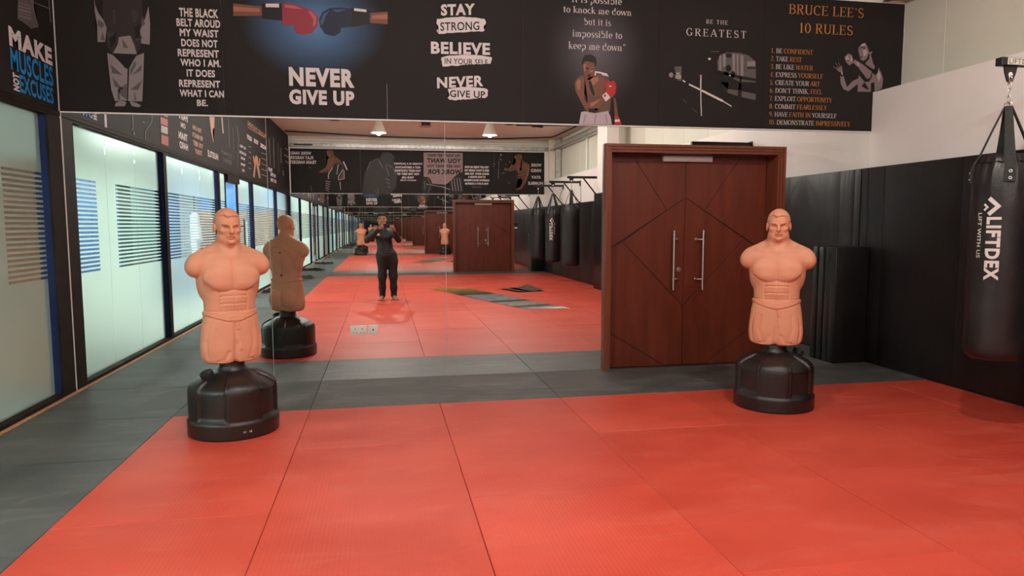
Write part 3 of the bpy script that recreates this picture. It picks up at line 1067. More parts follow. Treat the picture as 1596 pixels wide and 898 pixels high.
for i, y in enumerate((2.6, .2, -2.2, -4.6, -7.0)):
    e = empty('office_ceiling_light', 'bright square panel light above the office, ' + ['beyond the first glass bay', 'beyond the second glass bay', 'near the glass doorway', 'beyond the glass door', 'by the brown partition'][i], 'ceiling light', (-4.5, y, 2.85), 0, 'panel lights in the room behind the glass')
    box_obj('frame', MT['white_plastic'], -.63, .63, -.63, .63, -.02, 0, e)
    box_obj('diffuser', MT['panel_glow'], -.6, .6, -.6, .6, -.026, -.020, e)


def uniform(loc, rz, label):
    F = Field((-.4, -.15, -.95), (.4, .15, .12), .012)
    F.chain([(-.06, 0, 0), (-.2, 0, -.04)], [.05, .06], .03); F.chain([(.06, 0, 0), (.2, 0, -.04)], [.05, .06], .03)
    F.chain([(-.2, 0, -.05), (-.31, -.02, -.48)], [.06, .075], .03); F.chain([(.2, 0, -.05), (.31, -.02, -.48)], [.06, .075], .03)
    F.ell((0, 0, -.3), (.23, .08, .36), .05); F.ell((0, 0, -.6), (.24, .08, .32), .05)
    for k in range(7): F.cap((-.2 + .06 * k, -.09, -.2 - .03 * k), (-.16 + .055 * k, -.085, -.88), .012, .02, .02, 'sub')
    me = F.mesh('jacket')
    u = empty('hanging_uniform', label, 'uniform', loc, rz, 'white uniforms hanging behind the glass')
    link('jacket', me, MT['gi_cloth'], u)
    h = MB(); h.tube([(-.2, 0, -.02), (-.08, 0, .05), (0, 0, .07), (.08, 0, .05), (.2, 0, -.02)], .006, 6); h.tube([(0, 0, .07), (0, 0, .11), (.02, 0, .135), (.035, 0, .12)], .003, 6)
    h.box(-.01, .01, -.01, .01, .12, 1.15)
    h.obj('hanger', MT['blackmetal'], u)
    return u


uniform((-3.65, -1.0, 1.72), 1.2, 'white training jacket hanging behind the second glass bay')
uniform((-3.5, -5.9, 1.62), 1.3, 'white training jacket glimpsed through the glass doorway')

# ---- right wall: padded lower part, white wall, recessed cladding, girt
struct(box_obj('wall_right', MT['white_wall'], XW, 6.0, -9.0, D + .2, -.03, 2.93))
wr = struct(box_obj('wall_right_upper', MT['clad'], XU + .03, 6.0, -9.0, D + .3, 2.93, 4.4))
ys = [D - .02] + [6.26 - 1.0 * k for k in range(15)] + [YB]
for a, c in zip(ys[1:], ys):
    MB().box(XU, XU + .03, a + .003, c - .003, 2.932, 4.246, .003).obj('panel', MT['clad'], wr)
struct(MB().box(5.44, 5.60, -8.6, D - .03, 3.90, 3.912).box(5.44, 5.452, -8.6, D - .03, 3.90, 4.06).box(5.44, 5.60, -8.6, D - .03, 4.05, 4.06).obj('trim_13', MT['galv']))
st = empty('cable_tray', 'galvanised slotted channel running along the upper right wall', 'channel', (5.34, 6.6, 3.875))
b_ = MB(); b_.box(-.03, .03, -14.9, .2, 0, .006).box(-.03, -.024, -14.9, .2, 0, .05).box(.024, .03, -14.9, .2, 0, .05)
b_.obj('channel', MT['galv'], st)
b_ = MB()
for k in range(12): b_.box(-.0312, -.03, .12 - .09 * k, .16 - .09 * k, .018, .034)
b_.obj('slot', MT['dark_hole'], st)['kind'] = 'stuff'
struct(box_obj('trim_14', MT['galv'], -2.7, 5.5, YB + .02, YB + .16, 3.905, 4.03, bev=.01))
struct(box_obj('trim_15', MT['ceil'], -2.7, 5.55, YB + .02, YB + .10, 4.09, 4.13, bev=.01))
struct(box_obj('trim_16', MT['ceil'], -2.7, 5.55, YB + .02, YB + .16, 4.17, 4.20, bev=.01))
# pillar by the padding and steel uprights in the recess
struct(box_obj('wall_pillar', MT['white_wall'], 5.02, 5.3, -2.22, -1.52, -.03, 4.0))
for i, y in enumerate((-8.3, -7.85)):
    struct(box_obj('trim_%d' % (17 + i), MT['galv' if i else 'ceil'], 5.30 + .1 * i, 5.55, y, y + .12, 2.93, 4.245))
pp = empty('downpipe', 'thin pale conduit down the upper right wall', 'pipe', (5.56, -4.9, 2.93))
MB().cyl((0, 0, 0), (0, 0, 1.1), .022, n=12).tube([(0, 0, 1.05), (0, .03, 1.1), (0, .3, 1.12), (0, 1.6, 1.12)], .018, 8).obj('conduit', MT['office_wall'], pp, smooth=50)
fb = empty('alarm_bell', 'small red round alarm bell on the upper right wall', 'bell', (5.50, -3.25, 4.05), 0)
MB().lathe([(.0, 0), (.11, 0), (.115, .02), (.10, .05), (.05, .075), (0, .08)], 24).obj('gong', MT['red_paint'], fb, smooth=50).rotation_euler = (0, -PI / 2, 0)
MB().box(-.0, .09, -.05, .05, -.05, .05, .005).obj('back_box', MT['red_paint'], fb)

pad = empty('wall_padding', 'black vinyl padding along the right wall, panel beside panel', 'wall padding', (0, 0, 0))
PZ = 2.112


def vinyl_pad(x0, x1, y0, y1, z0, z1, parent, name='pad_panel', seed=0):
    """upholstered panel: pillowed face toward -x, a little creased"""
    mb = MB(); n = 12; m_ = 16
    V = []
    r = random.Random(seed)
    ph = r.uniform(0, 6)
    for i in range(n + 1):
        row = []
        for j in range(m_ + 1):
            u, v = i / n, j / m_
            e = min(min(u, 1 - u) * (y1 - y0), min(v, 1 - v) * (z1 - z0))
            bulge = .010 * (1 - math.exp(-e / .03))
            cr = .0015 * math.sin(v * 19 + ph + 3 * math.sin(u * 5 + ph)) * math.exp(-abs(u - .12) * 6) + .0015 * math.sin(u * 23 + ph) * math.exp(-(1 - v) * 5)
            row.append(mb.bm.verts.new((x0 + .010 - bulge - cr, y0 + u * (y1 - y0), z0 + v * (z1 - z0))))
        V.append(row)
    for i in range(n):
        for j in range(m_):
            mb.bm.faces.new((V[i][j], V[i][j + 1], V[i + 1][j + 1], V[i + 1][j]))
    # sides
    def side(ring):
        bk = [mb.bm.verts.new((x1, v.co.y, v.co.z)) for v in ring]
        for a in range(len(ring) - 1):
            mb.bm.faces.new((ring[a], ring[a + 1], bk[a + 1], bk[a]))
    side([V[i][0] for i in range(n + 1)]); side([V[i][-1] for i in range(n + 1)][::-1]); side(V[0][::-1]); side(V[-1])
    bmesh.ops.remove_doubles(mb.bm, verts=mb.bm.verts, dist=.0005)
    return mb.obj(name, MT['vinyl'], parent, smooth=60)


ys = [6.845, 6.735, 6.49, 5.49, 4.47, 3.45, 2.43, 1.41, .39, -.63, -1.51]
for i, (c, a) in enumerate(zip(ys, ys[1:])):
    vinyl_pad(XR, XW - .003, a + .002, c - .002, 0, PZ, pad, seed=i)
ys = [-2.23, -3.13, -4.15, -5.17, -6.19, -7.21, -8.23, -8.69]
for i, (c, a) in enumerate(zip(ys, ys[1:])):
    vinyl_pad(XR, XW - .003, a + .002, c - .002, 0, PZ - .01, pad, seed=20 + i)
pl = vinyl_pad(4.94, 5.018, -2.23, -1.51, 0, 2.245, None, 'pillar_padding', 50)
tag(pl, 'taller black vinyl pad wrapped on the pillar', 'wall padding')


def corner_block(y0, y1, label):
    t = empty('folded_crash_mat', label, 'crash mat', (4.965, (y0 + y1) / 2, 0), 0, 'folded crash mats standing in the corners')
    h = (y1 - y0) / 2
    MB().box(-.205, .195, -h, -.004, 0, 1.262, .012, 2).obj('front_half', MT['vinyl'], t, smooth=50)
    MB().box(-.200, .195, .004, h, 0, 1.255, .012, 2).obj('rear_half', MT['vinyl'], t, smooth=50)
    MB().tube([(-.207, 0, 1.10), (-.225, -.01, 1.13), (-.222, -.01, 1.17), (-.207, 0, 1.20)], .006, 6).obj('handle', MT['strap'], t)
    return t


corner_block(6.645, 6.842, 'folded black crash mat upright in the corner behind the right dummy')
corner_block(-8.69, -8.45, 'folded black crash mat upright in the far corner')

# ---- lamps, speakers, pipes
LPOS = ['over the left dummy side', 'over the bag side, nearest the mirror', 'over the standing person', 'over the right half, mid room', 'far pendant seen left in the mirror', 'far pendant seen right in the mirror']
shade = MB().lathe([(.05, .34), (.075, .335), (.085, .30), (.20, .0), (.195, 0), (.08, .295), (.0, .30)], 32).mesh('shade', 45); shade.materials.append(MT['lamp_shade'])
disc = MB().cyl((0, 0, .012), (0, 0, .022), .188, n=32).mesh('diffuser'); disc.materials.append(MT['lamp_glow'])
rod = MB().cyl((0, 0, .33), (0, 0, CEIL - 3.86), .035, n=16).mesh('canopy'); rod.materials.append(MT['white_plastic'])
for i, (x, y) in enumerate(LAMP_XY):
    t = empty('pendant_lamp', 'conical aluminium pendant lamp on the ceiling, ' + LPOS[i], 'ceiling lamp', (x, y, 3.86), 0, 'conical pendant lamps')
    link('shade', shade, None, t); link('diffuser', disc, None, t); link('canopy', rod, None, t)
    ld = bpy.data.lights.new('lamp_light', 'POINT'); ld.shadow_soft_size = .05; ld.energy = LAMP_POWER * (1.22 if x < 1 else .86); ld.color = LAMP_COLOR
    lo = bpy.data.objects.new('lamp_light', ld); COL.objects.link(lo); lo.parent = t; lo.location = (0, 0, -.004)
spk = MB().lathe([(.0, -.012), (.10, -.014), (.135, -.008), (.14, 0), (.0, 0)], 28).mesh('ceiling_speaker', 40); spk.materials.append(MT['blackmetal'])
for (x, y, lb) in ((-1.17, -5.2, 'flat round black ceiling speaker nearest the glass side'), (3.46, -5.2, 'flat round black ceiling speaker nearest the bag side')):
    tag(link('ceiling_speaker', spk, None, None, (x, y, CEIL)), lb, 'speaker', 'black ceiling fittings')
cs = empty('ceiling_spotlight', 'black cylinder ceiling fitting with pale rim between the two pendants', 'spotlight', (1.19, -5.2, CEIL))
MB().cyl((0, 0, -.10), (0, 0, 0), .12, n=24).obj('body', MT['blackmetal'], cs, smooth=40)
MB().lathe([(.12, -.10), (.17, -.11), (.17, -.118), (.0, -.118)], 24).obj('rim', MT['oak'], cs, smooth=40)
cam_ = empty('ceiling_camera', 'small black bracketed fitting on the ceiling above the bags', 'camera', (4.2, -5.0, CEIL))
MB().box(-.16, .10, -.04, .04, -.09, -.05).box(-.03, .03, -.03, .03, -.05, 0).box(.06, .14, -.03, .03, -.10, -.0).obj('body', MT['blackmetal'], cam_)
pipe = empty('sprinkler_pipe', 'thin black pipe hung under the ceiling near the far wall', 'pipe', (0, -7.3, 4.09))
MB().tube([(-2.7, 0, .12), (-1.2, 0, .06), (.5, 0, .01), (2, 0, 0), (3.6, 0, .03), (5.15, 0, .10)], .022, 10).tube([(5.15, 0, .10), (5.2, .5, .10), (5.25, 2.6, .10)], .022, 10).tube([(5.25, 2.6, .10), (3.6, 2.3, .11)], .02, 8).obj('pipe_run', MT['blackmetal'], pipe, smooth=50)
for x in (-1.2, .0, 1.2, 2.4, 3.6, 4.6):
    MB().cyl((x, 0, -.035), (x, 0, CEIL - 4.09), .009, n=8).cyl((x, 0, -.04), (x, 0, -.028), .02, n=10).obj('hanger', MT['galv'], pipe)
for (x, y) in ((-2.3, -8.4),):
    tag(box_obj('wall_vent', MT['blackmetal'], x - .3, x + .25, YB + .161, YB + .175, 3.95, 3.99), 'thin black slot vent high on the far wall, glass side', 'vent')

# ---- sockets cut into the mirror
s1 = empty('wall_socket', 'white double power socket low on the mirror', 'socket', (-.2465, D - .001, .487), 0, 'sockets on the mirror')
MB().box(-.0785, .0785, -.011, 0, -.045, .045, .004, 2).obj('plate', MT['white_plastic'], s1, smooth=40)
MB().box(-.012, .012, -.016, -.010, .006, .030, .002).obj('switch', MT['white_plastic'], s1)
hb = MB()
for cx_ in (-.034, .034):
    hb.box(cx_ - .0035, cx_ + .0035, -.0118, -.0108, .004, .017)
    for q in (-.012, .012): hb.box(cx_ + q - .005, cx_ + q + .005, -.0118, -.0108, -.026, -.020)
hb.obj('pin_hole', MT['dark_hole'], s1)['kind'] = 'stuff'
s2 = empty('wall_socket', 'white single data outlet right of the double socket', 'socket', (-.1085, D - .001, .489), 0, 'sockets on the mirror')
MB().box(-.0445, .0445, -.011, 0, -.044, .044, .004, 2).obj('plate', MT['white_plastic'], s2, smooth=40)
MB().cyl((0, -.0125, 0), (0, -.0105, 0), .008, n=16).obj('port', MT['dark_hole'], s2)

ic = empty('intercom', 'small black and white door intercom beside the far wooden door', 'intercom', (4.30, YB + .002, 1.48))
MB().box(-.05, .05, 0, .02, -.03, .10, .004).obj('screen', MT['blackmetal'], ic)
MB().box(-.05, .05, 0, .025, -.08, -.032, .004).obj('base', MT['white_plastic'], ic)

# ================================================================== THINGS
# ---- head used by the training dummies and the person; local front = -Y
def sculpt_head(F, c, s=1.0, frown=True, hair=True):
    cx, cy, cz = c           # cz: eye line height, s: scale

    def P(x, y, z): return (cx + x * s, cy + y * s, cz + z * s)

    def R(*r): return tuple(q * s for q in r)
    F.ell(P(0, .004, .040), R(.083, .100, .094), .02 * s)                       # cranium
    F.ell(P(0, -.030, -.030), R(.070, .070, .090), .03 * s)                    # face
    F.ell(P(0, -.040, -.085), R(.058, .056, .045), .03 * s)                    # jaw
    for q in (-1, 1):
        F.ell(P(q * .050, -.020, -.070), R(.026, .045, .035), .02 * s)         # jaw corner
        F.ell(P(q * .046, -.072, -.022), R(.024, .022, .018), .02 * s)         # cheekbone
        F.ell(P(q * .034, -.108, .001), R(.023, .019, .0145), .009 * s, 'sub')  # socket
        F.ell(P(q * .033, -.084, .000), R(.0145, .0145, .0125), .004 * s)       # eyeball
        F.cap(P(q * .019, -.098, .006), P(q * .048, -.088, .0085), .0032 * s, .0032 * s, .003 * s)      # upper lid
        F.cap(P(q * .020, -.096, -.009), P(q * .046, -.087, -.008), .0024 * s, .0024 * s, .003 * s)     # lower lid
        if frown:
            F.chain([P(q * .012, -.106, .012), P(q * .032, -.108, .021), P(q * .056, -.086, .022)], [.0075 * s, .0080 * s, .005 * s], .010 * s)
            F.cap(P(q * .007, -.1120, .012), P(q * .009, -.106, .034), .0030 * s, .0022 * s, .004 * s, 'sub')
        else:
            F.chain([P(q * .014, -.102, .018), P(q * .032, -.104, .023), P(q * .054, -.086, .019)], [.006 * s, .006 * s, .004 * s], .010 * s)
        # nose wing, fold, ear
        F.ell(P(q * .0135, -.112, -.034), R(.009, .011, .008), .006 * s)
        F.ell(P(q * .0075, -.1185, -.0405), R(.004, .005, .003), .003 * s, 'sub')
        F.cap(P(q * .022, -.104, -.030), P(q * .034, -.090, -.060), .0028 * s, .0022 * s, .005 * s, 'sub')
        F.ell(P(q * .087, .006, -.004), R(.011, .020, .034), .006 * s)
        F.ell(P(q * .096, -.001, .002), R(.006, .010, .020), .004 * s, 'sub')
    F.chain([P(0, -.100, .012), P(0, -.113, -.012), P(0, -.126, -.032)], [.0085 * s, .0095 * s, .0125 * s], .008 * s)   # nose
    F.ell(P(0, -.098, -.062), R(.028, .012, .020), .012 * s)                   # muzzle
    # mouth, corners pulled down
    d = -.006 if frown else 0
    F.chain([P(-.023, -.100, -.065 + d), P(-.010, -.1145, -.0595), P(0, -.116, -.0605), P(.010, -.1145, -.0595), P(.023, -.100, -.065 + d)], [.003 * s, .005 * s, .0045 * s, .005 * s, .003 * s], .004 * s)
    F.chain([P(-.018, -.102, -.074 + d / 2), P(0, -.1135, -.0725), P(.018, -.102, -.074 + d / 2)], [.004 * s, .006 * s, .004 * s], .004 * s)
    F.chain([P(-.028, -.100, -.072 + d), P(-.012, -.1165, -.0662), P(0, -.119, -.0655), P(.012, -.1165, -.0662), P(.028, -.100, -.072 + d)], [.0022 * s] * 5, .002 * s, 'sub')
    F.ell(P(0, -.096, -.103), R(.024, .018, .017), .014 * s)                   # chin

    def G(pts, dep, w): F.groove([(cx + a * s, cz + c_ * s) for a, c_ in pts], dep * s, w * s)
    G([(-.027, -.078), (-.018, -.071), (-.008, -.067), (0, -.068), (.008, -.067), (.018, -.071), (.027, -.078)] if frown else [(-.026, -.069), (0, -.067), (.026, -.069)], .0045, .0030)
    G([(-.016, -.086), (0, -.0875), (.016, -.086)], .0035, .005)
    for q in (-1, 1):
        G([(q * .017, -.004), (q * .026, -.001), (q * .038, -.001), (q * .048, -.003)], .0042, .0022)
        G([(q * .016, .008), (q * .028, .0105), (q * .046, .009)], .0030, .0026)
        if frown:
            G([(q * .006, .012), (q * .007, .026), (q * .010, .038)], .0035, .0028)
            G([(q * .012, .016), (q * .030, .023), (q * .052, .026)], -.0030, .0045)
            G([(q * .022, -.030), (q * .031, -.046), (q * .036, -.066)], .0035, .0045)
            G([(q * .030, -.082), (q * .033, -.092)], .0025, .004)
            G([(q * .020, -.014), (q * .034, -.018), (q * .048, -.014)], .0022, .0035)
    if hair:                                                                    # moulded hair with a side parting
        f = None
        S = F.sl(P(0, 0, .05), (.14 * s,) * 3)
        x = (F.X[S[0]] - cx) / s; y = (F.Y[:, S[1]] - cy) / s; z = (F.Z[:, :, S[2]] - cz) / s
        k0 = np.sqrt((x / .0885) ** 2 + ((y - .006) / .1065) ** 2 + ((z - .042) / .0995) ** 2)
        k1 = np.sqrt((x / .0885 ** 2) ** 2 + ((y - .006) / .1065 ** 2) ** 2 + ((z - .042) / .0995 ** 2) ** 2)
        e = k0 * (k0 - 1) / np.maximum(k1, 1e-5) * 1.0
        # hairline height over the forehead: notch at the parting (x = -.035), sweep down to the other side
        hl = .080 + .020 * np.exp(-((x + .040) / .012) ** 2) - .010 * np.exp(-((x + .018) / .022) ** 2) + .006 * np.sin(x * 55) - .25 * np.maximum(np.abs(x) - .062, 0) * 4
        line_ = hl - 1.05 * np.maximum(y + .045, 0)                           # drops back past the temples
        line_ = np.maximum(line_, -.035)
        cut = (line_ - z)
        g = np.maximum(e, cut * .8)
        F.F[S] = smin(F.F[S], (g * s).astype(np.float32), .002 * s)
        F.chain([P(-.040, -.078, .094), P(-.020, -.092, .083), P(.015, -.091, .086), P(.050, -.070, .083)], [.006 * s, .0075 * s, .0065 * s, .004 * s], .006 * s)
        F.chain([P(-.044, -.070, .098), P(-.046, -.02, .122), P(-.040, .03, .130)], [.0030 * s, .0024 * s, .002 * s], .004 * s, 'sub')


def dummy_torso():
    F = Field((-.33, -.20, .49), (.33, .20, 1.66), .0034)
    zs = np.array([.47, .500, .52, .56, .62, .70, .78, .85, .90, .96, 1.02, 1.08, 1.14, 1.20, 1.25, 1.29, 1.33, 1.40])
    ws = np.array([.150, .172, .190, .207, .213, .207, .198, .186, .176, .178, .188, .199, .206, .205, .185, .135, .085, .03])
    fs = np.array([.095, .105, .115, .122, .126, .124, .121, .117, .114, .116, .121, .127, .130, .122, .108, .090, .07, .03])
    bs = np.array([.095, .105, .115, .125, .132, .130, .118, .108, .104, .108, .115, .122, .126, .124, .116, .10, .08, .03])
    Z = F.Z[0, 0]

    def sm(a):
        return np.interp(Z, zs, a)
    W = sm(ws); Fr = sm(fs); Bk = sm(bs)
    ker = np.ones(9) / 9
    pad_ = lambda a: np.convolve(np.pad(a, 4, 'edge'), ker, 'valid')
    W, Fr, Bk = pad_(W)[None, None, :], pad_(Fr)[None, None, :], pad_(Bk)[None, None, :]
    Dp = np.where(F.Y < 0, Fr, Bk)
    p = 2.35
    rr = (np.abs(F.X / W) ** p + np.abs(F.Y / Dp) ** p) ** (1 / p)
    body = (rr - 1) * np.minimum(W, Dp) * .92
    body = smax(body, np.broadcast_to(.512 - F.Z, body.shape), .035)
    body = smax(body, np.broadcast_to(F.Z - 1.36, body.shape), .04)
    base = body.copy()
    F.F = body.astype(np.float32)
    for q in (-1, 1):
        F.cap((q * .075, .030, 1.335), (q * .205, .012, 1.262), .048, .052, .05)            # trapezius
        F.cap((q * .175, .006, 1.240), (q * .226, .002, 1.222), .070, .064, .04)            # deltoid stump
        F.ell((q * .236, 0, 1.200), (.050, .060, .058), .025)
        F.ell((q * .092, -.088, 1.135), (.100, .046, .082), .022)                           # pectoral
        F.ell((q * .080, -.096, 1.090), (.082, .040, .048), .02)
        F.ell((q * .128, -.1285, 1.090), (.0055, .006, .0055), .003)
        F.cap((q * .018, -.076, 1.280), (q * .150, -.046, 1.296), .010, .007, .035)          # collar bone
        F.ell((q * .168, .02, 1.10), (.045, .070, .11), .03)                                # lat
        # back
        F.ell((q * .085, .108, 1.205), (.075, .030, .060), .02)
        F.ell((q * .062, .100, 1.08), (.052, .026, .11), .035)
        F.ell((q * .150, .088, 1.15), (.05, .03, .035), .02)
        for k in range(3):
            F.cap((q * (.05 + .03 * k), .138, 1.205 - .03 * k), (q * (.135 + .01 * k), .118, 1.25 - .05 * k), .004, .003, .008, 'sub')
        F.ell((q * .085, .105, .66), (.085, .050, .10), .03)                                # seat
        # serratus / oblique lines
        for k in range(3):
            F.cap((q * .172, -.070, 1.03 - .035 * k), (q * .135, -.100, 1.005 - .035 * k), .004, .003, .008, 'sub')
        F.cap((q * .098, -.118, 1.03), (q * .088, -.120, .90), .0045, .0045, .010, 'sub')
        # fold under the chest
        F.chain([(q * .010, -.138, 1.050), (q * .080, -.140, 1.038), (q * .150, -.110, 1.055), (q * .190, -.065, 1.10)], [.005, .006, .006, .004], .012, 'sub')
    # abdominals: one slab, cut by lines after the belt is on
    F.ell((0, -.070, .965), (.092, .0600, .120), .012)
    F.chain([(0, .132, 1.28), (0, .124, 1.10), (0, .112, .92)], [.006, .007, .006], .02, 'sub')   # spine
    F.cap((0, .135, .80), (0, .140, .55), .006, .008, .02, 'sub')
    # shorts: seat notch, front fold, hem
    F.chain([(0, -.132, .78), (.006, -.136, .66), (0, -.128, .52)], [.003, .006, .012], .03, 'sub')
    F.cap((-.006, -.10, .50), (0, .12, .50), .020, .020, .03, 'sub')
    for q in (-1, 1):
        F.chain([(q * .17, -.085, .80), (q * .19, -.07, .68), (q * .18, -.07, .56)], [.003, .005, .003], .02, 'sub')
        F.chain([(q * .05, -.132, .60), (q * .09, -.130, .545), (q * .14, -.11, .53)], [.004, .006, .003], .02, 'sub')
    # belt as a raised band: flat upper line, lower line falling to the middle
    ax = np.abs(F.X)
    ztop = .882 + .010 * (ax / .18) ** 2
    zbot = .868 - .062 * (1 - np.minimum(ax / .17, 1)) ** .9
    zbot = np.where(F.Y > 0, .868 - .035 * (1 - np.minimum(ax / .17, 1)), zbot)
    infl = smax(np.broadcast_to(base - .0048, F.F.shape), np.maximum(F.Z - ztop, zbot - F.Z) * np.ones_like(base), .003)
    F.F = smin(F.F, infl.astype(np.float32), .002)
    # badge and knot tail
    bd = np.maximum(np.maximum(np.abs(F.X - .010) - .052, np.abs(F.Z - .845) - .016), base - .0085)
    F.F = smin(F.F, bd.astype(np.float32), .004)
    bi = np.maximum(np.maximum(np.abs(F.X - .010) - .047, np.abs(F.Z - .845) - .0115), -(base - .0115)) * np.where(F.Y < 0, 1, 1)
    inner = np.maximum(np.maximum(np.abs(F.X - .010) - .047, np.abs(F.Z - .845) - .0115), .0068 - base)
    F.F = np.where(F.Y < 0, np.maximum(F.F, -inner), F.F).astype(np.float32)
    back_flat = np.maximum(np.maximum(np.abs(F.X - .010) - .06, np.abs(F.Z - .845) - .022), .0052 - base)
    F.F = np.where(F.Y > 0, np.maximum(F.F, -back_flat), F.F).astype(np.float32)
    tl = np.maximum(np.maximum(np.abs(F.X - .018 - (.80 - F.Z) * .12) - .010, np.abs(F.Z - .787) - .032), base - .0042)
    F.F = np.where(F.Y < 0, smin(F.F, tl.astype(np.float32), .003), F.F).astype(np.float32)
    # pressed lines: chest, abdomen, belt edges, cloth folds
    F.groove([(0, 1.25), (0, 1.06)], .0045, .008)
    F.groove([(0, 1.045), (0, .893)], .0055, .0055)
    for q in (-1, 1):
        F.groove([(q * .004, 1.048), (q * .045, 1.036), (q * .09, 1.036), (q * .135, 1.052), (q * .175, 1.090)], .006, .0085)
        F.groove([(q * .008, 1.004), (q * .05, 1.008), (q * .088, 1.000)], .0052, .0050)
        F.groove([(q * .008, .948), (q * .05, .951), (q * .086, .946)], .0052, .0050)
        F.groove([(q * .008, .990), (q * .05, .994), (q * .084, .988)], -.0022, .006)
        F.groove([(q * .008, .934), (q * .05, .937), (q * .082, .932)], -.0022, .006)
        F.groove([(q * .092, 1.030), (q * .098, .98), (q * .094, .93), (q * .088, .892)], .0035, .005)
        F.groove([(q * .006, .812), (q * .06, .822), (q * .12, .842), (q * .185, .866)], .0045, .0038)
        F.groove([(q * .10, .56), (q * .13, .66), (q * .12, .76)], .0035, .014)
        F.groove([(q * .04, .60), (q * .07, .545), (q * .12, .535)], .004, .010)
    F.groove([(-.19, .889), (0, .888), (.19, .889)], -.0030, .0034)
    F.groove([(-.19, .896), (0, .895), (.19, .896)], .0035, .0030)
    F.groove([(.030, .80), (.040, .755), (.020, .752)], .0025, .003)
    F.groove([(.004, .80), (.006, .70), (-.004, .60), (.002, .53)], .0045, .012)
    F.groove([(-.17, .530), (-.08, .522), (0, .530), (.08, .522), (.17, .530)], -.0025, .005)
    # neck and head
    F.cap((0, .010, 1.26), (0, -.002, 1.40), .084, .072, .045)
    for q in (-1, 1):
        F.cap((q * .022, -.070, 1.285), (q * .062, -.020, 1.40), .016, .016, .03)
    sculpt_head(F, (0, -.012, 1.490), 1.0)
    return F.mesh('torso')


def base_mesh():
    prof = [(0, -.002), (.308, -.002), (.316, .004), (.318, .10), (.317, .114), (.307, .122), (.306, .130), (.307, .20), (.307, .315), (.303, .345), (.292, .367), (.272, .386), (.235, .408), (.19, .428), (.145, .443), (.115, .450), (.103, .455), (.098, .466), (.090, .478), (.088, .52), (0, .52)]
    n = 192
    # refine the profile
    pr = []
    for (r0, z0), (r1, z1) in zip(prof, prof[1:]):
        k = max(1, int(math.hypot(r1 - r0, z1 - z0) / .011))
        for i in range(k): pr.append((r0 + (r1 - r0) * i / k, z0 + (z1 - z0) * i / k))
    pr.append(prof[-1])

    def fn(r, z, a):
        if z < .126 or r < .10: return r, z
        # eight sectors; alternating raised and recessed panels, rounded steps
        t = (a / (2 * PI) * 8 + .5 + .0) % 8
        k = int(t); f = t - k
        e = min(f, 1 - f)
        w = 1 - math.exp(-(e / .075) ** 4)
        vz = min(1, (z - .126) / .02) * min(1, max(0, (r - .12) / .08))
        dep = -.020 if k % 2 == 1 else .0
        dr = dep * w * vz - .006 * math.exp(-(e / .03) ** 2) * vz
        if z > .33:
            return r + dr * .45, z + dr * .8
        return r + dr, z
    return MB().lathe(pr, n, fn=fn).mesh('base', 60)


torso_me = dummy_torso(); torso_me.materials.append(MT['skin'])
base_me = base_mesh(); base_me.materials.append(MT['plastic'])
plug = MB().cyl((0, 0, 0), (0, .010, 0), .011, n=14).mesh('plug', 40); plug.materials.append(MT['rubber'])


def dummy(x, y, rz, label, cap_a):
    t = empty('training_dummy', label, 'dummy', (x, y, 0), rz, 'limbless torso training dummies on black bases')
    link('torso', torso_me, None, t)
    b0 = link('base', base_me, None, t)
    for z, yy in ((1.195, .112), (.935, .103)):
        link('plug', plug, None, t, (0, yy, z))['label'] = 'dark round plug in the back'
    cp = MB()
    a = cap_a
    d = Vector((math.cos(a), math.sin(a), 0)); up = (d * .45 + Vector((0, 0, 1))).normalized()
    c0 = d * .185 + Vector((0, 0, .405))
    cp.cyl(c0, c0 + up * .055, .036, n=20).cyl(c0 + up * .030, c0 + up * .066, .046, n=20)
    s_ = d.cross(Vector((0, 0, 1)))
    cp.tube([c0 + up * .05 + s_ * .03, c0 + up * .075 + s_ * .0, c0 + up * .05 - s_ * .03], .007, 8)
    cp.obj('filler_cap', MT['rubber'], t, smooth=40)
    # collar and lettering plate moulded on the front
    MB().lathe([(.084, .44), (.096, .445), (.096, .462), (.084, .466)], 32).obj('collar', MT['plastic'], t, smooth=40)
    mk = MB()
    for k in range(2):
        mk.box(-.030 + .0 * k, -.012, -.3012, -.300, .205 + .018 * k, .209 + .018 * k); mk.box(-.004, .012, -.3012, -.300, .205 + .018 * k, .209 + .018 * k)
    mk.box(-.03, .055, -.3012, -.300, .232, .2345)
    mk.obj('moulded_mark', MT['plastic'], t)['label'] = 'small raised maker mark'
    return t


D1 = dummy(-1.105, 5.315, math.radians(26), 'salmon torso dummy beside the glass partition, half in front of the left mirror', math.radians(200))
for k, (u, ww) in enumerate(((-.020, .004), (-.008, .003), (.020, .004), (.030, .005))):
    MB().box(u, u + ww, -.3195, -.318, .050, .064).obj('date_mark', MT['white_plastic'], D1)
D2 = dummy(3.19, 5.20, math.radians(-31), 'salmon torso dummy in front of the wooden door and padded corner', math.radians(25))


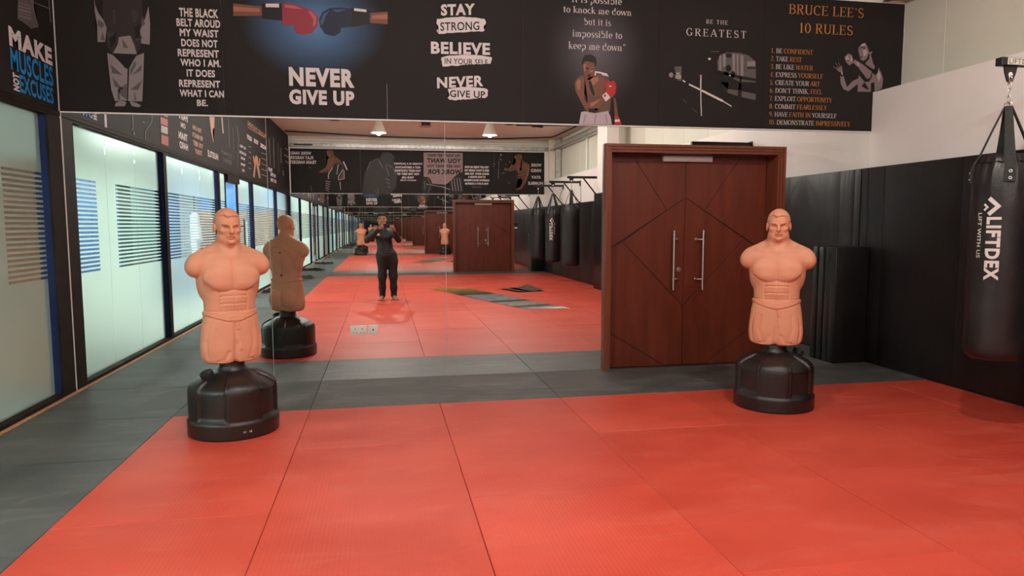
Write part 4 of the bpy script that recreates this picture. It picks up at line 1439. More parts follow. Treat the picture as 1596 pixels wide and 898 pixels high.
# ---- heavy bags on wall brackets
def bag_mesh():
    prof = [(0, 0.0), (.08, .002), (.15, .012), (.185, .035), (.199, .075), (.202, .15), (.201, .6), (.200, 1.1), (.198, 1.28), (.192, 1.36), (.182, 1.41), (.176, 1.425), (.172, 1.435), (.160, 1.465), (.142, 1.495), (.134, 1.500), (.05, 1.502), (0, 1.502)]
    pr = []
    for (r0, z0), (r1, z1) in zip(prof, prof[1:]):
        k = max(1, int(math.hypot(r1 - r0, z1 - z0) / .03))
        for i in range(k): pr.append((r0 + (r1 - r0) * i / k, z0 + (z1 - z0) * i / k))
    pr.append(prof[-1])

    def fn(r, z, a):
        if z > 1.15:
            w = min(1, (z - 1.15) / .2)
            r = r - .010 * w * abs(math.sin(a * 8 + .7)) ** 3 + .006 * w * abs(math.cos(a * 4)) ** 6
        r += .0018 * math.sin(a * 3 + z * 6) + .0015 * math.sin(z * 14 + a * 2)
        return max(r, 0), z
    return MB().lathe(pr, 72, fn=fn).mesh('bag', 60)


bag_me = bag_mesh(); bag_me.materials.append(MT['bag'])
LOGO_WHITE = simple('printed_white_ink', (.66, .62, .58), .5, var=.03)


def bag_print(parent, name, s, h0, v0, h1, v1, bold=.03):
    """lettering running down the bag: h = arc length across (m, left negative), v = height; letters turned clockwise"""
    v, f = text_mesh_data(s, bold, 1.05)
    lo = v.min(0); hi = v.max(0)
    mb = MB()
    vs = [mb.bm.verts.new(((v[i][1] - lo[1]) / (hi[1] - lo[1]) * (h1 - h0) + h0, 0, v1 - (v[i][0] - lo[0]) / (hi[0] - lo[0]) * (v1 - v0))) for i in range(len(v))]
    for t in f:
        try: mb.bm.faces.new([vs[i] for i in t])
        except ValueError: pass
    return wrap_print(mb, name, parent)


def wrap_print(mb, name, parent, R=.2045):
    for k in range(-12, 13):
        g = mb.bm.verts[:] + mb.bm.edges[:] + mb.bm.faces[:]
        bmesh.ops.bisect_plane(mb.bm, geom=g, plane_co=(k * .012, 0, 0), plane_no=(1, 0, 0))
    for v in mb.bm.verts:
        a = v.co.x / R
        v.co = Vector((math.sin(a) * R, -math.cos(a) * R, v.co.z))
    bmesh.ops.triangulate(mb.bm, faces=mb.bm.faces)
    o = mb.obj(name, LOGO_WHITE, parent, recalc=False); o['kind'] = 'stuff'
    return o


BR_Z = 2.655


def heavy_bag(x, y, rz, label, logo):
    t = empty('punching_bag', label, 'punching bag', (x, y, .50), rz, 'black punching bags on the padded wall')
    link('bag', bag_me, None, t)
    for k in range(4):
        a = math.radians(-64) + k * PI / 2
        ca, sa = math.cos(a), math.sin(a)
        sb = MB()
        path = [(.198, 1.30), (.197, 1.38), (.180, 1.44), (.145, 1.50), (.085, 1.66), (.030, 1.80), (.012, 1.845)]
        pv = None
        for i, (r, z) in enumerate(path):
            w = .034 if i < 4 else .031 - .003 * (i - 3)
            c = Vector((ca * (r + .008), sa * (r + .008), z)); td = Vector((-sa, ca, 0)) * w; od = Vector((ca, sa, 0)) * .004
            ring = [sb.bm.verts.new(c + td + od), sb.bm.verts.new(c - td + od), sb.bm.verts.new(c - td - od), sb.bm.verts.new(c + td - od)]
            if pv:
                for j in range(4): sb.bm.faces.new((pv[j], pv[(j + 1) % 4], ring[(j + 1) % 4], ring[j]))
            else: sb.bm.faces.new(ring)
            pv = ring
        sb.bm.faces.new(pv[::-1])
        s_ = sb.obj('strap', MT['strap'], t, smooth=30)
        for z in (1.325, 1.372):
            rv = MB(); c = Vector((ca * .209, sa * .209, z)); o = Vector((ca, sa, 0))
            rv.cyl(c, c + o * .006, .0115, n=16)
            rv.obj('rivet', MT['steel'], s_, smooth=40)
            MB().cyl(c + o * .0055, c + o * .0068, .0055, n=12).obj('rivet_centre', MT['dark_hole'], s_)
    # stitched rim cord
    MB().tube([(.170 * math.cos(a), .170 * math.sin(a), 1.444 + .003 * math.sin(a * 24)) for a in [2 * PI * i / 60 for i in range(60)]], .0042, 6, closed=True).obj('rim_cord', MT['bag'], t)
    # rings and chain
    for q in (0, PI / 2):
        MB().torus((0, 0, 1.852), .026, .004, Matrix.Rotation(q, 4, 'Z'), 18, 8).obj('ring', MT['steel'], t, smooth=60)
    z = 1.895
    for k in range(4):
        MB().tube([Matrix.Rotation(k * PI / 2, 4, 'Z') @ Vector((.012 * math.cos(u), 0, z + .030 * math.sin(u))) for u in [2 * PI * i / 18 for i in range(18)]], .0036, 8, closed=True).obj('chain_link', MT['steel'], t, smooth=60)
        z += .046
    if logo:
        g = MB()
        # chevron emblem, a big and a small angle bracket
        def chev(c, s, w):
            n = Vector((s, s * .94)).normalized(); n = Vector((n.y, n.x)) * w * .72
            T = Vector((c[0] + s * .5, c[1]))
            for sg in (-1, 1):
                E = Vector((c[0] - s * .5, c[1] + sg * s * .94))
                off = Vector((-w * 1.0, 0)); e2 = Vector((-w * .42, -sg * w * .52))
                P = [T, E + Vector((w * .1, sg * w * .08)), E, E + e2, T + off]
                g.poly([(p[0], 0, p[1]) for p in (P if sg > 0 else P[::-1])])
        chev((.020, 1.128), .070, .036)
        chev((-.034, 1.122), .028, .019)
        bmesh.ops.triangulate(g.bm, faces=g.bm.faces)
        wrap_print(g, 'emblem', t)
        bag_print(t, 'lettering', 'LIFTDEX', -.030, .600, .060, 1.052, .045)
        bag_print(t, 'lettering', 'LIFT WITH US', -.092, .760, -.064, 1.082, .02)
    return t


def bracket(y, xend, label):
    t = empty('bag_bracket', label, 'bracket', (XW - .002, y, BR_Z), 0, 'black wall brackets for the punching bags')
    L = xend - XW
    MB().box(L - .10, 0, -.03, .03, -.028, .028, .003).obj('arm', MT['blackmetal'], t)
    MB().box(-.014, .0, -.05, .05, -.10, .045, .003).obj('wall_plate', MT['blackmetal'], t)
    MB().box(-.014, 0, -.04, .04, -.61, -.52, .003).obj('wall_plate', MT['blackmetal'], t)
    MB().cyl((L + .30, 0, -.02), (-.012, 0, -.56), .018, n=10).obj('brace', MT['blackmetal'], t, smooth=50)
    c = MB(); pts = [(-.055, -.028), (.055, -.028), (.045, -.075), (.022, -.135), (0, -.145), (-.022, -.135), (-.045, -.075)]
    f_ = [c.bm.verts.new((L + p[0], -.006, p[1])) for p in pts]; k_ = [c.bm.verts.new((L + p[0], .006, p[1])) for p in pts]
    c.bm.faces.new(f_); c.bm.faces.new(k_[::-1])
    for i in range(len(pts)): c.bm.faces.new((f_[i], k_[i], k_[(i + 1) % len(pts)], f_[(i + 1) % len(pts)]))
    c.obj('hanger_plate', MT['blackmetal'], t)
    e = MB().cyl((L, -.0068, -.088), (L, .0068, -.088), .018, n=20).obj('eye', MT['white_wall'], t, smooth=40)
    MB().torus((L, 0, -.115), .020, .0045, Matrix.Rotation(PI / 2, 4, 'Z'), 16, 8).obj('shackle', MT['steel'], t, smooth=60)
    # name plate on the arm
    for sgn in (-1,):
        pl_ = MB().box(L - .055, L + .20, sgn * .0315 - .0012, sgn * .0315 + .0012, -.024, .024).obj('name_plate', MT['white_plastic'], t)
        v, f = text_mesh_data('LIFTDEX', .0, 1.1); lo = v.min(0); hi = v.max(0); mb = MB()
        for tri in f:
            mb.poly([(L - .045 + a, sgn * .0335, b) for a, b in [((v[i][0] - lo[0]) / (hi[0] - lo[0]) * .215, -.018 + (v[i][1] - lo[1]) / (hi[1] - lo[1]) * .036) for i in tri]])
        mb.obj('lettering', MT['dark_hole'], pl_, recalc=False)['kind'] = 'stuff'
    return t


BAGS = [(4.44, 4.34, math.radians(-62), 'nearest black punching bag with white emblem and lettering, right edge', True, 'black bag bracket at the right edge, holding the lettered bag'),
        (4.50, -2.62, -.3, 'plain black punching bag nearest the pillar, seen in the mirror', True, 'wall bracket of the mirrored bag nearest the pillar'),
        (4.50, -4.46, math.radians(180 + 24), 'mirrored middle bag that shows its white lettering', True, 'wall bracket of the middle mirrored bag'),
        (4.50, -6.25, .2, 'farthest full black punching bag seen in the mirror', True, 'wall bracket of the farthest mirrored bag')]
for i, (x, y, rz, lb, lg, bl) in enumerate(BAGS):
    heavy_bag(x, y, rz, lb, lg); bracket(y, x, bl)

# ---- things lying on the mats
m, nt, b = nmat('marbled_runner'); N = nt.nodes; L_ = nt.links
setp(b, rough=.45)
tc = N.new('ShaderNodeTexCoord'); sp = N.new('ShaderNodeSeparateXYZ'); L_.new(tc.outputs['Generated'], sp.inputs[0])
cr = N.new('ShaderNodeValToRGB'); L_.new(sp.outputs[1], cr.inputs[0]); e = cr.color_ramp
for p_, c_ in ((.0, (.62, .36, .06)), (.40, (.60, .33, .06)), (.42, (.26, .30, .32)), (.66, (.30, .33, .34)), (.67, (.01, .01, .01)), (.70, (.01, .01, .01)), (.71, (.30, .28, .24)), (.84, (.45, .42, .36)), (.86, (.03, .03, .03)), (1.0, (.03, .03, .03))):
    if p_ == 0: e.elements[0].color = (*c_, 1)
    elif p_ == 1: e.elements[1].color = (*c_, 1)
    else: q = e.elements.new(p_); q.color = (*c_, 1)
nz = N.new('ShaderNodeTexNoise'); nz.inputs['Scale'].default_value = 4; nz.inputs['Detail'].default_value = 8; nz.inputs['Distortion'].default_value = 1.4
mp = N.new('ShaderNodeMapping'); mp.inputs['Scale'].default_value = (.8, 5, 1); L_.new(tc.outputs['Object'], mp.inputs[0]); L_.new(mp.outputs[0], nz.inputs[0])
c2 = N.new('ShaderNodeValToRGB'); c2.color_ramp.elements[0].position = .38; c2.color_ramp.elements[1].position = .55
c2.color_ramp.elements[0].color = (.42, .38, .34, 1); c2.color_ramp.elements[1].color = (1.4, 1.4, 1.4, 1)
L_.new(nz.outputs['Fac'], c2.inputs[0])
mx = N.new('ShaderNodeMix'); mx.data_type = 'RGBA'; mx.blend_type = 'MULTIPLY'; mx.inputs[0].default_value = 1
L_.new(cr.outputs[0], mx.inputs[6]); L_.new(c2.outputs[0], mx.inputs[7]); L_.new(mx.outputs[2], b.inputs['Base Color'])
MT['runner'] = m
mb = MB(); Ln, Wd = 4.86, .80
rows = []
for i in range(41):
    v = i / 40; y = (v - .5) * Ln
    rows.append([mb.bm.verts.new((x * Wd / 2, y + x * .15, .006 + .003 * math.sin(v * 40 + x * 2))) for x in (-1, -.5, 0, .5, 1)])
for A, B in zip(rows, rows[1:]):
    for j in range(4): mb.bm.faces.new((A[j], A[j + 1], B[j + 1], B[j]))
bmesh.ops.solidify(mb.bm, geom=mb.bm.faces[:], thickness=.004)
o = mb.obj('floor_runner', MT['runner'], None, smooth=60, loc=(2.18, -.70, .002)); o.rotation_euler = (0, 0, math.radians(-17.2))
tag(o, 'long marbled runner lying on the red mats, yellow one end, grey the other', 'runner')
mb = MB(); rows = []
P = [(2.68, -2.37), (3.475, -2.91), (3.62, -1.72), (2.98, -1.50)]
for i in range(13):
    u = i / 12; r_ = []
    for j in range(13):
        v = j / 12
        p = (1 - u) * (1 - v) * Vector(P[0]) + u * (1 - v) * Vector(P[1]) + u * v * Vector(P[2]) + (1 - u) * v * Vector(P[3])
        z = .012 + .10 * max(0, u - .55) ** 2 * 3 * (1 - v) + .06 * max(0, u + v - 1.5) ** 2 * 4 + .03 * max(0, .3 - u) * 2
        r_.append(mb.bm.verts.new((p.x - 3.19, p.y + 2.12, z)))
    rows.append(r_)
for A, B in zip(rows, rows[1:]):
    for j in range(12): mb.bm.faces.new((A[j], A[j + 1], B[j + 1], B[j]))
bmesh.ops.solidify(mb.bm, geom=mb.bm.faces[:], thickness=.006)
tag(mb.obj('floor_cloth', MT['felt'], None, smooth=60, loc=(3.19, -2.12, 0)), 'brown cloth with lifted edges on the red mats beyond the runner', 'cloth')


def crumpled(name, x, y, w, l, rz, mat, label, cat):
    mb = MB(); n = 22; r = random.Random(hash(name) % 97 + int(x * 10)); ph = [r.uniform(0, 6) for _ in range(4)]; rows = []
    for i in range(n + 1):
        row = []
        for j in range(n + 1):
            u, v = i / n - .5, j / n - .5
            e = min(.5 - abs(u), .5 - abs(v))
            z = .008 + (.035 + .03 * math.sin(u * 14 + ph[0] + 2 * math.sin(v * 7)) + .02 * math.sin(v * 18 + ph[1] + u * 6)) * min(1, e * 9)
            row.append(mb.bm.verts.new((u * w + .02 * math.sin(v * 11 + ph[2]), v * l + .02 * math.sin(u * 13 + ph[3]), max(.004, z))))
        rows.append(row)
    for A, B in zip(rows, rows[1:]):
        for j in range(n): mb.bm.faces.new((A[j], A[j + 1], B[j + 1], B[j]))
    bmesh.ops.solidify(mb.bm, geom=mb.bm.faces[:], thickness=.004)
    o = mb.obj(name, mat, None, smooth=60, loc=(x, y, 0)); o.rotation_euler.z = rz
    return tag(o, label, cat)


crumpled('exercise_cloth', -2.30, -2.75, .75, .55, .1, simple('dusty_blue_cloth', (.05, .055, .075), .85, var=.3), 'dusty dark blue cloth on the grey mats by the glass door', 'cloth')
crumpled('training_towel', -2.35, -6.9, .8, .5, -.1, simple('olive_cloth', (.07, .065, .05), .9, var=.4), 'crumpled olive towel on the grey mats near the far wall', 'towel')
sl = MB()
for q, rz in ((0, .2), (.14, -.1)):
    F_ = [(0, -.13), (.04, -.11), (.05, -.03), (.038, .04), (.042, .10), (.02, .13), (-.02, .13), (-.038, .09), (-.034, .0), (-.045, -.06), (-.035, -.12)]
    a = [sl.bm.verts.new((q + p[0], p[1], .002)) for p in F_]; b_ = [sl.bm.verts.new((q + p[0], p[1], .026)) for p in F_]
    sl.bm.faces.new(a[::-1]); sl.bm.faces.new(b_)
    for i in range(len(F_)): sl.bm.faces.new((a[i], a[(i + 1) % len(F_)], b_[(i + 1) % len(F_)], b_[i]))
    sl.tube([(q - .045, -.05, .022), (q - .03, -.045, .06), (q, -.04, .07), (q + .035, -.045, .058), (q + .048, -.05, .022)], .012, 8)
tag(sl.obj('slippers', simple('brown_rubber', (.16, .07, .045), .6), None, smooth=40, loc=(-2.62, 2.55, 0)), 'pair of brown slippers on the grey mats along the glass', 'slippers')


# ---- the person taking the picture (stands behind the camera, seen in the mirror)
def build_person():
    t = empty('person', 'person in black long-sleeved top and trousers, barefoot, photographing the mirror with a phone', 'person', (0.03, -.56, 0), PI)
    # local: front -Y, x mirrored (world x = -local x)
    h = .0055
    body = Field((-.42, -.62, -.01), (.46, .20, 1.78), h)
    # feet
    for q, x in ((-1, -.175), (1, .055)):
        yaw = q * .28
        dx, dy = math.sin(yaw) * 1, -math.cos(yaw)
        body.chain([(x, .03, .075), (x, .035, .045), (x + dx * .05, dy * .02 + .0, .05), (x + dx * .12, dy * .10, .035), (x + dx * .17, dy * .16, .022)], [.038, .034, .036, .036, .026], .02)
        for k in range(5):
            o = (k - 2) * .017
            body.cap((x + dx * .17 + dy * -o * 1, dy * .155 + dx * o * -1, .018), (x + dx * .205 - dy * o * 1.1, dy * (.195 - abs(k - 1.5) * .008), .012), .011 if k else .013, .009, .008)
        body.cap((x, .03, .07), (x * .98, .02, .40), .040, .056, .03)
        body.cap((x * .98, .02, .40), (x * .8 - .01, .0, .88), .056, .078, .03)
    # trunk
    body.cap((-.09, .02, .95), (.05, .02, .95), .10, .10, .04)
    body.cap((-.02, .02, .97), (.0, .02, 1.25), .12, .135, .06)
    body.cap((-.12, .025, 1.36), (.15, .025, 1.36), .075, .075, .06)
    body.cap((.02, .02, 1.40), (.03, -.02, 1.53), .055, .052, .03)
    # arms up to the phone
    Rsh, Rel, Rwr = (-.165, .03, 1.385), (-.285, -.13, 1.215), (-.185, -.40, 1.435)
    Lsh, Lel, Lwr = (.20, .03, 1.385), (.335, -.12, 1.21), (.095, -.39, 1.435)
    for sh, el, wr in ((Rsh, Rel, Rwr), (Lsh, Lel, Lwr)):
        body.cap(sh, el, .052, .042, .03); body.cap(el, wr, .042, .027, .02)
    # hands closed on the ends of the phone: palm, four unequal bent fingers, thumb from the side of the palm
    for q, wr in ((-1, Rwr), (1, Lwr)):
        px = -.150 if q < 0 else .045       # outer side of the phone end
        palm = (px + q * .022, -.455, 1.470)
        body.cap(wr, palm, .026, .027, .02)
        body.ell(palm, (.020, .030, .040), .015)
        for k in range(4):
            z = 1.505 - k * .0185
            ln = (.042, .050, .046, .036)[k]
            a = (palm[0] + q * .010, -.478, z); b_ = (px + q * .006, -.478 - ln * .75, z + .002); c = (px - q * .018, -.482 - ln * .9, z); d = (px - q * (.018 + ln * .45), -.530 if False else -.548, z - .002)
            body.chain([a, b_, c, d], [.0098, .0090, .0084, .0074], .004)
        body.chain([(palm[0], -.460, 1.448), (px - q * .004, -.488, 1.452), (px - q * .026, -.503, 1.462)], [.012, .0105, .009], .005)
    sculpt_head(body, (.035, -.045, 1.620), .98, frown=False, hair=False)
    me = body.mesh('body'); link('body', me, MT['man_skin'], t)
    # trousers
    F = Field((-.32, -.20, .03), (.32, .22, 1.02), .008)
    F.cap((-.10, .02, .90), (.05, .02, .90), .128, .128, .06)
    for x in (-.175, .055):
        F.chain([(x, .03, .085), (x * .99, .025, .25), (x * .96, .015, .48), (x * .86 - .008, .01, .78), (x * .62 - .02, .015, .90)], [.062, .066, .082, .104, .122], .05)
        for k in range(5): F.cap((x - .07, -.05, .12 + .05 * k + .01 * math.sin(k * 3)), (x + .07, -.055, .13 + .05 * k), .006, .004, .02, 'sub')
        F.cap((x - .08, -.08, .50), (x + .08, -.08, .46), .006, .006, .02, 'sub')
    S = F.F; F.F = smax(S, np.broadcast_to(.055 - F.Z, S.shape).astype(np.float32), .01)
    link('trousers', F.mesh('trousers'), MT['cloth_black'], t)
    # top
    F = Field((-.44, -.50, .82), (.46, .24, 1.56), .0075)
    F.cap((-.075, .02, .93), (.03, .02, .93), .132, .132, .05)
    F.cap((-.03, .02, .95), (.01, .02, 1.25), .152, .160, .06)
    F.cap((-.125, .025, 1.355), (.155, .025, 1.355), .090, .090, .06)
    F.cap((.02, .02, 1.40), (.025, .0, 1.475), .066, .064, .03)
    for sh, el, wr, e in ((Rsh, Rel, Rwr, .82), (Lsh, Lel, Lwr, 1.0)):
        F.cap(sh, el, .068, .055, .035)
        w2 = tuple(el[i] + (wr[i] - el[i]) * e for i in range(3))
        F.cap(el, w2, .055, .036, .02)
        for k in range(3):
            c = tuple(el[i] + (wr[i] - el[i]) * (.15 + .2 * k) for i in range(3))
            F.cap((c[0] - .05, c[1], c[2] - .03), (c[0] + .05, c[1], c[2] + .03), .005, .005, .015, 'sub')
    for k in range(6):
        F.cap((-.12 + .03 * (k % 3), -.135, 1.22 - .055 * k), (.02 + .03 * k, -.14, 1.16 - .05 * k), .004, .002, .03, 'sub')
    S = F.F; hem = .865 + .03 * F.X
    F.F = smax(S, np.broadcast_to(hem - F.Z, S.shape).astype(np.float32), .008)
    # neck opening
    F.cap((.028, .0, 1.47), (.032, -.03, 1.60), .056, .066, .004, 'sub')
    tp = link('long_sleeved_top', F.mesh('top'), MT['cloth_charcoal'], t)
    MB().box(.018, .024, -.140, -.128, 1.30, 1.44).obj('zip', MT['steel'], t)
    lg = MB(); lg.poly([(.085, -.1385, 1.335), (.135, -.130, 1.335), (.140, -.130, 1.305), (.080, -.1385, 1.305)]).poly([(.100, -.1387, 1.352), (.118, -.135, 1.352), (.122, -.135, 1.335), (.098, -.1387, 1.335)])
    for v in lg.bm.verts: v.co.y -= .022
    lg.obj('chest_logo', LOGO_WHITE, t, recalc=False)['label'] = 'white chest logo'
    # hair
    F = Field((-.09, -.18, 1.55), (.16, .12, 1.79), .005)
    F.ell((.035, -.036, 1.668), (.090, .103, .098), .01)
    S = F.F
    line_ = 1.700 - .9 * np.maximum(F.Y + .095, 0)
    line_ = np.maximum(line_, 1.585)
    F.F = smax(S, (line_ - F.Z + 0 * F.X).astype(np.float32), .006)
    for k in range(9):
        x = -.02 + .014 * k
        F.chain([(x, -.118, 1.708 + .004 * math.sin(k * 2)), (x + .004, -.10, 1.732 + .005 * math.sin(k * 3)), (x, -.04, 1.748)], [.010, .012, .012], .008)
    link('hair', F.mesh('hair'), MT['hair'], t)
    # beard and brows as short dark hair
    F = Field((-.06, -.18, 1.48), (.13, .02, 1.66), .004)
    F.ell((.035, -.085, 1.532), (.058, .058, .040), .01); F.ell((.035, -.11, 1.558), (.036, .040, .018), .01)
    F.ell((.035, -.155, 1.553), (.020, .02, .007), .004, 'sub')
    F.F = smax(F.F, np.broadcast_to(F.Z - 1.574, F.F.shape).astype(np.float32), .01)
    for q in (-1, 1): F.chain([(.035 + q * .014, -.149, 1.638), (.035 + q * .034, -.150, 1.645), (.035 + q * .054, -.132, 1.639)], [.004, .005, .003], .002)
    link('beard', F.mesh('beard'), MT['hair'], t)
    return t


build_person()
ph = empty('phone', 'dark smartphone held sideways in both hands', 'phone', (.090, -.040, 1.5), 0)
MB().box(-.078, .078, -.008, .0, -.037, .037, .004, 2).obj('case', MT['phone'], ph, smooth=40)
MB().cyl((-.062, .0, .018), (-.062, .003, .018), .008, n=16).cyl((-.062, .0, -.004), (-.062, .003, -.004), .008, n=16).obj('lens', MT['dark_hole'], ph)
MB().box(-.074, .074, -.0086, -.008, -.033, .033).obj('screen', emit('screen_glow', (.7, .75, .8), .6), ph)


# ================================================================== PRINTED BANNERS
BT, BBOT = 3.872, 2.513


def sheet(wall, u0, u1, label, group, z0=BBOT, z1=BT, mat=None, outline=None):
    um = (u0 + u1) / 2
    if wall.kind == 'front': loc = (um, D - .014, z0)
    elif wall.kind == 'back': loc = (-um, YB + .012, z0)
    else: loc = (XL, um, z0)
    t = empty('poster', label, 'poster', loc, 0, group)
    mb = MB(); g = .0012
    P = outline or [(u0 + g, z0), (u1 - g, z0), (u1 - g, z1), (u0 + g, z1)]
    w = [Vector(wall.world(u, z, 0)) for u, z in P]
    # front face lies on wall.base, back face on the wall
    off = {'front': Vector((0, .011, 0)), 'back': Vector((0, -.013, 0)), 'left': Vector((-.0145, 0, 0))}[wall.kind]
    pull = {'front': Vector((0, .003, 0)), 'back': Vector((0, -.003, 0)), 'left': Vector((-.003, 0, 0))}[wall.kind]
    a = [mb.bm.verts.new(p + pull - t.location) for p in w]; b_ = [mb.bm.verts.new(p + off - t.location) for p in w]
    mb.bm.faces.new(a); mb.bm.faces.new(b_[::-1])
    for i in range(len(a)): mb.bm.faces.new((a[i], b_[i], b_[(i + 1) % len(a)], a[(i + 1) % len(a)]))
    mb.obj('sheet', mat or MT['print_black'], t)
    return t


def fix(o, t):
    """prints are built in world space: hang them on their sheet without moving them"""
    o.parent = t
    o.matrix_parent_inverse = Matrix.Translation(-Vector(t.location))
    return o


def pp_(wall, t, name, mat, polys, layer=1, crop=None, mirrored=False, lab=None):
    for k, P in enumerate(polys):
        o = fix(print_poly(wall, name, mat, [P], None, layer, crop, mirrored), t)
        if lab: o['label'] = lab
    return


def tx(wall, t, s, box, mat, **k):
    o = fix(print_text(wall, s, box, mat, None, **k), t)
    o['kind'] = 'stuff'
    return o


GRP = 'black motivational posters over the front mirror'
xs = [XL + .0165] + [yplane(p, 190, D)[0] for p in (352, 604, 815, 1024, 1186)] + [5.6]
# 1 --- karate uniform
A = sheet(WF, xs[0], xs[1], 'black poster with a figure in karate trousers and ten lines of lettering', GRP)
C1 = (0, 0, 3.99)
pp_(WF, A, 'picture', flat('faint', (.030, .026, .025)), [[(640, -30), (880, -30), (890, 120), (872, 180), (885, 262), (850, 345), (700, 340), (668, 290), (662, 180), (640, 100)]], 1, C1)
pp_(WF, A, 'picture', ink('dim'), [[(668, 205), (690, 195), (720, 215), (700, 260), (672, 268)], [(835, 205), (870, 200), (885, 240), (850, 262)], [(820, 60), (860, 75), (850, 140), (826, 140)], [(700, 60), (720, 60), (722, 150), (705, 150)]], 2, C1)
pp_(WF, A, 'picture', ink('grey'), [[(585, -40), (592, 30), (612, 80), (645, 125), (665, 175), (655, 262), (608, 262), (605, 150), (590, 70)],
    [(925, 38), (935, 150), (932, 278), (880, 272), (872, 190), (905, 110)],
    [(740, 232), (812, 222), (838, 285), (852, 338), (704, 332), (735, 275)],
    [(668, 330), (705, 345), (760, 400), (795, 432), (790, 628), (716, 630), (694, 560), (680, 450)],
    [(897, 330), (845, 350), (805, 425), (797, 628), (886, 632), (892, 500)],
    [(722, 640), (765, 622), (788, 640), (775, 662), (714, 662)], [(806, 628), (850, 640), (880, 658), (862, 668), (820, 660)]], 2, C1)
pp_(WF, A, 'picture', ink('midgrey'), [[(612, 120), (650, 150), (640, 175), (610, 160)], [(690, 400), (765, 470), (700, 455)], [(700, 480), (770, 560), (715, 540)], [(730, 560), (790, 520), (790, 620), (760, 600)],
    [(885, 400), (820, 470), (880, 440)], [(888, 500), (810, 560), (860, 560)], [(810, 440), (840, 380), (850, 400), (815, 470)], [(885, 100), (905, 150), (880, 170)], [(760, 240), (800, 300), (770, 300)], [(640, 200), (655, 255), (625, 250)],
    [(730, 590), (745, 540), (750, 620), (735, 625)], [(840, 570), (850, 620), (835, 625)]], 3, C1)
pp_(WF, A, 'picture', ink('dark'), [[(706, 332), (855, 340), (800, 425), (780, 425)], [(835, 175), (870, 150), (872, 235), (845, 240)], [(680, 240), (730, 200), (720, 260), (690, 300)]], 3, C1)
for s, b_ in (('THE BLACK', (279, 12, 340, 26)), ('BELT AROUD', (275, 28.5, 343, 41)), ('MY WAIST', (280, 44.5, 340.5, 56.5)), ('DOES NOT', (282.5, 60.5, 339, 72.5)),
              ('REPRESENT', (277, 76, 341, 88)), ('WHO I AM.', (281, 91.5, 344, 103)), ('IT DOES', (291, 108, 335, 119.5)), ('REPRESENT', (279, 124, 343, 135.5)),
              ('WHAT I CAN', (280, 139.5, 349, 150.5)), ('BE.', (307, 155.5, 324, 165.5))):
    tx(WF, A, s, b_, ink('white'), bold=.035)
# 2 --- boxing gloves
A = sheet(WF, xs[1], xs[2], 'black poster with two boxing gloves meeting in a blue glow', GRP)
gl = radial_print('glove_glow', (.018, .0155, .014), (.10, .22, .42), 1.3)
x0, zz = yplane(372, 20, WF.base); x1, _ = yplane(603, 20, WF.base)
mb = MB(); zc = yplane(490, 20, WF.base)[1]
mb.poly([WF.world(x0, zc - .62, .5), WF.world(x1, zc - .62, .5), WF.world(x1, BT - .004, .5), WF.world(x0, BT - .004, .5)])
fix(mb.obj('glow', gl, recalc=False), A)
C2 = (400, 0, 3.99)
pp_(WF, A, 'picture', ink('skin'), [[(-145, 22), (35, 42), (35, 98), (-145, 100)], [(705, 82), (815, 73), (815, 152), (705, 142)]], 1, C2)
pp_(WF, A, 'picture', ink('skinlight'), [[(-145, 40), (20, 55), (20, 75), (-145, 72)], [(715, 98), (813, 88), (813, 120), (715, 118)]], 2, C2)
pp_(WF, A, 'picture', ink('dark'), [[(32, 22), (158, 22), (160, 130), (34, 116)], [(588, 48), (706, 66), (704, 150), (588, 170)]], 2, C2)
pp_(WF, A, 'picture', ink('pinkglove'), [[(158, 22), (215, 20), (290, 45), (350, 68), (384, 105), (378, 165), (345, 205), (290, 218), (245, 205), (233, 185), (232, 155), (190, 158), (162, 155)]], 3, C2)
pp_(WF, A, 'picture', flat('glove_hi', (.42, .10, .13)), [[(318, 66), (345, 75), (374, 110), (368, 155), (352, 170), (352, 120)], [(175, 30), (240, 38), (290, 60), (240, 55), (178, 48)]], 4, C2)
pp_(WF, A, 'picture', ink('navyglove'), [[(388, 120), (408, 78), (455, 52), (520, 48), (592, 55), (590, 168), (525, 175), (520, 205), (480, 226), (425, 212), (394, 165)]], 3, C2)
pp_(WF, A, 'picture', flat('glove_hi2', (.05, .09, .17)), [[(396, 130), (415, 88), (455, 66), (430, 100), (415, 150), (400, 160)], [(470, 62), (560, 60), (500, 78)]], 4, C2)
pp_(WF, A, 'picture', ink('white'), [[(57, 24), (140, 24), (140, 48), (57, 46)], [(606, 52), (683, 61), (683, 77), (606, 69)]], 4, C2)
tx(WF, A, 'NEVER', (450, 104.5, 552, 134), ink('white'), bold=.05)
tx(WF, A, 'GIVE UP', (450.5, 139, 552, 162.5), ink('white'), bold=.05)
# 3 --- brush lettering
A = sheet(WF, xs[2], xs[3], 'black poster with brush lettering, three words on white paint strokes', GRP)


def brush(box, seed):
    xl, yt, xr, yb = box; r = random.Random(seed); P = []
    n = 16
    for i in range(n + 1): P.append((xl + (xr - xl) * i / n, yt + 3.5 * abs(2 * i / n - 1) ** 2 * .6 - 1.5 * math.sin(i / n * 3) + r.uniform(-.5, .5)))
    for i in range(5): P.append((xr + r.uniform(-1.5, 2.5), yt + (yb - yt) * (.25 + .13 * i)))
    for i in range(n + 1): P.append((xr - 3 - (xr - xl - 6) * i / n, yb - 4 * (1 - i / n) + r.uniform(-.9, .9)))
    for i in range(5): P.append((xl + r.uniform(-1.5, 2.5), yb - (yb - yt) * (.2 + .15 * i)))
    return P


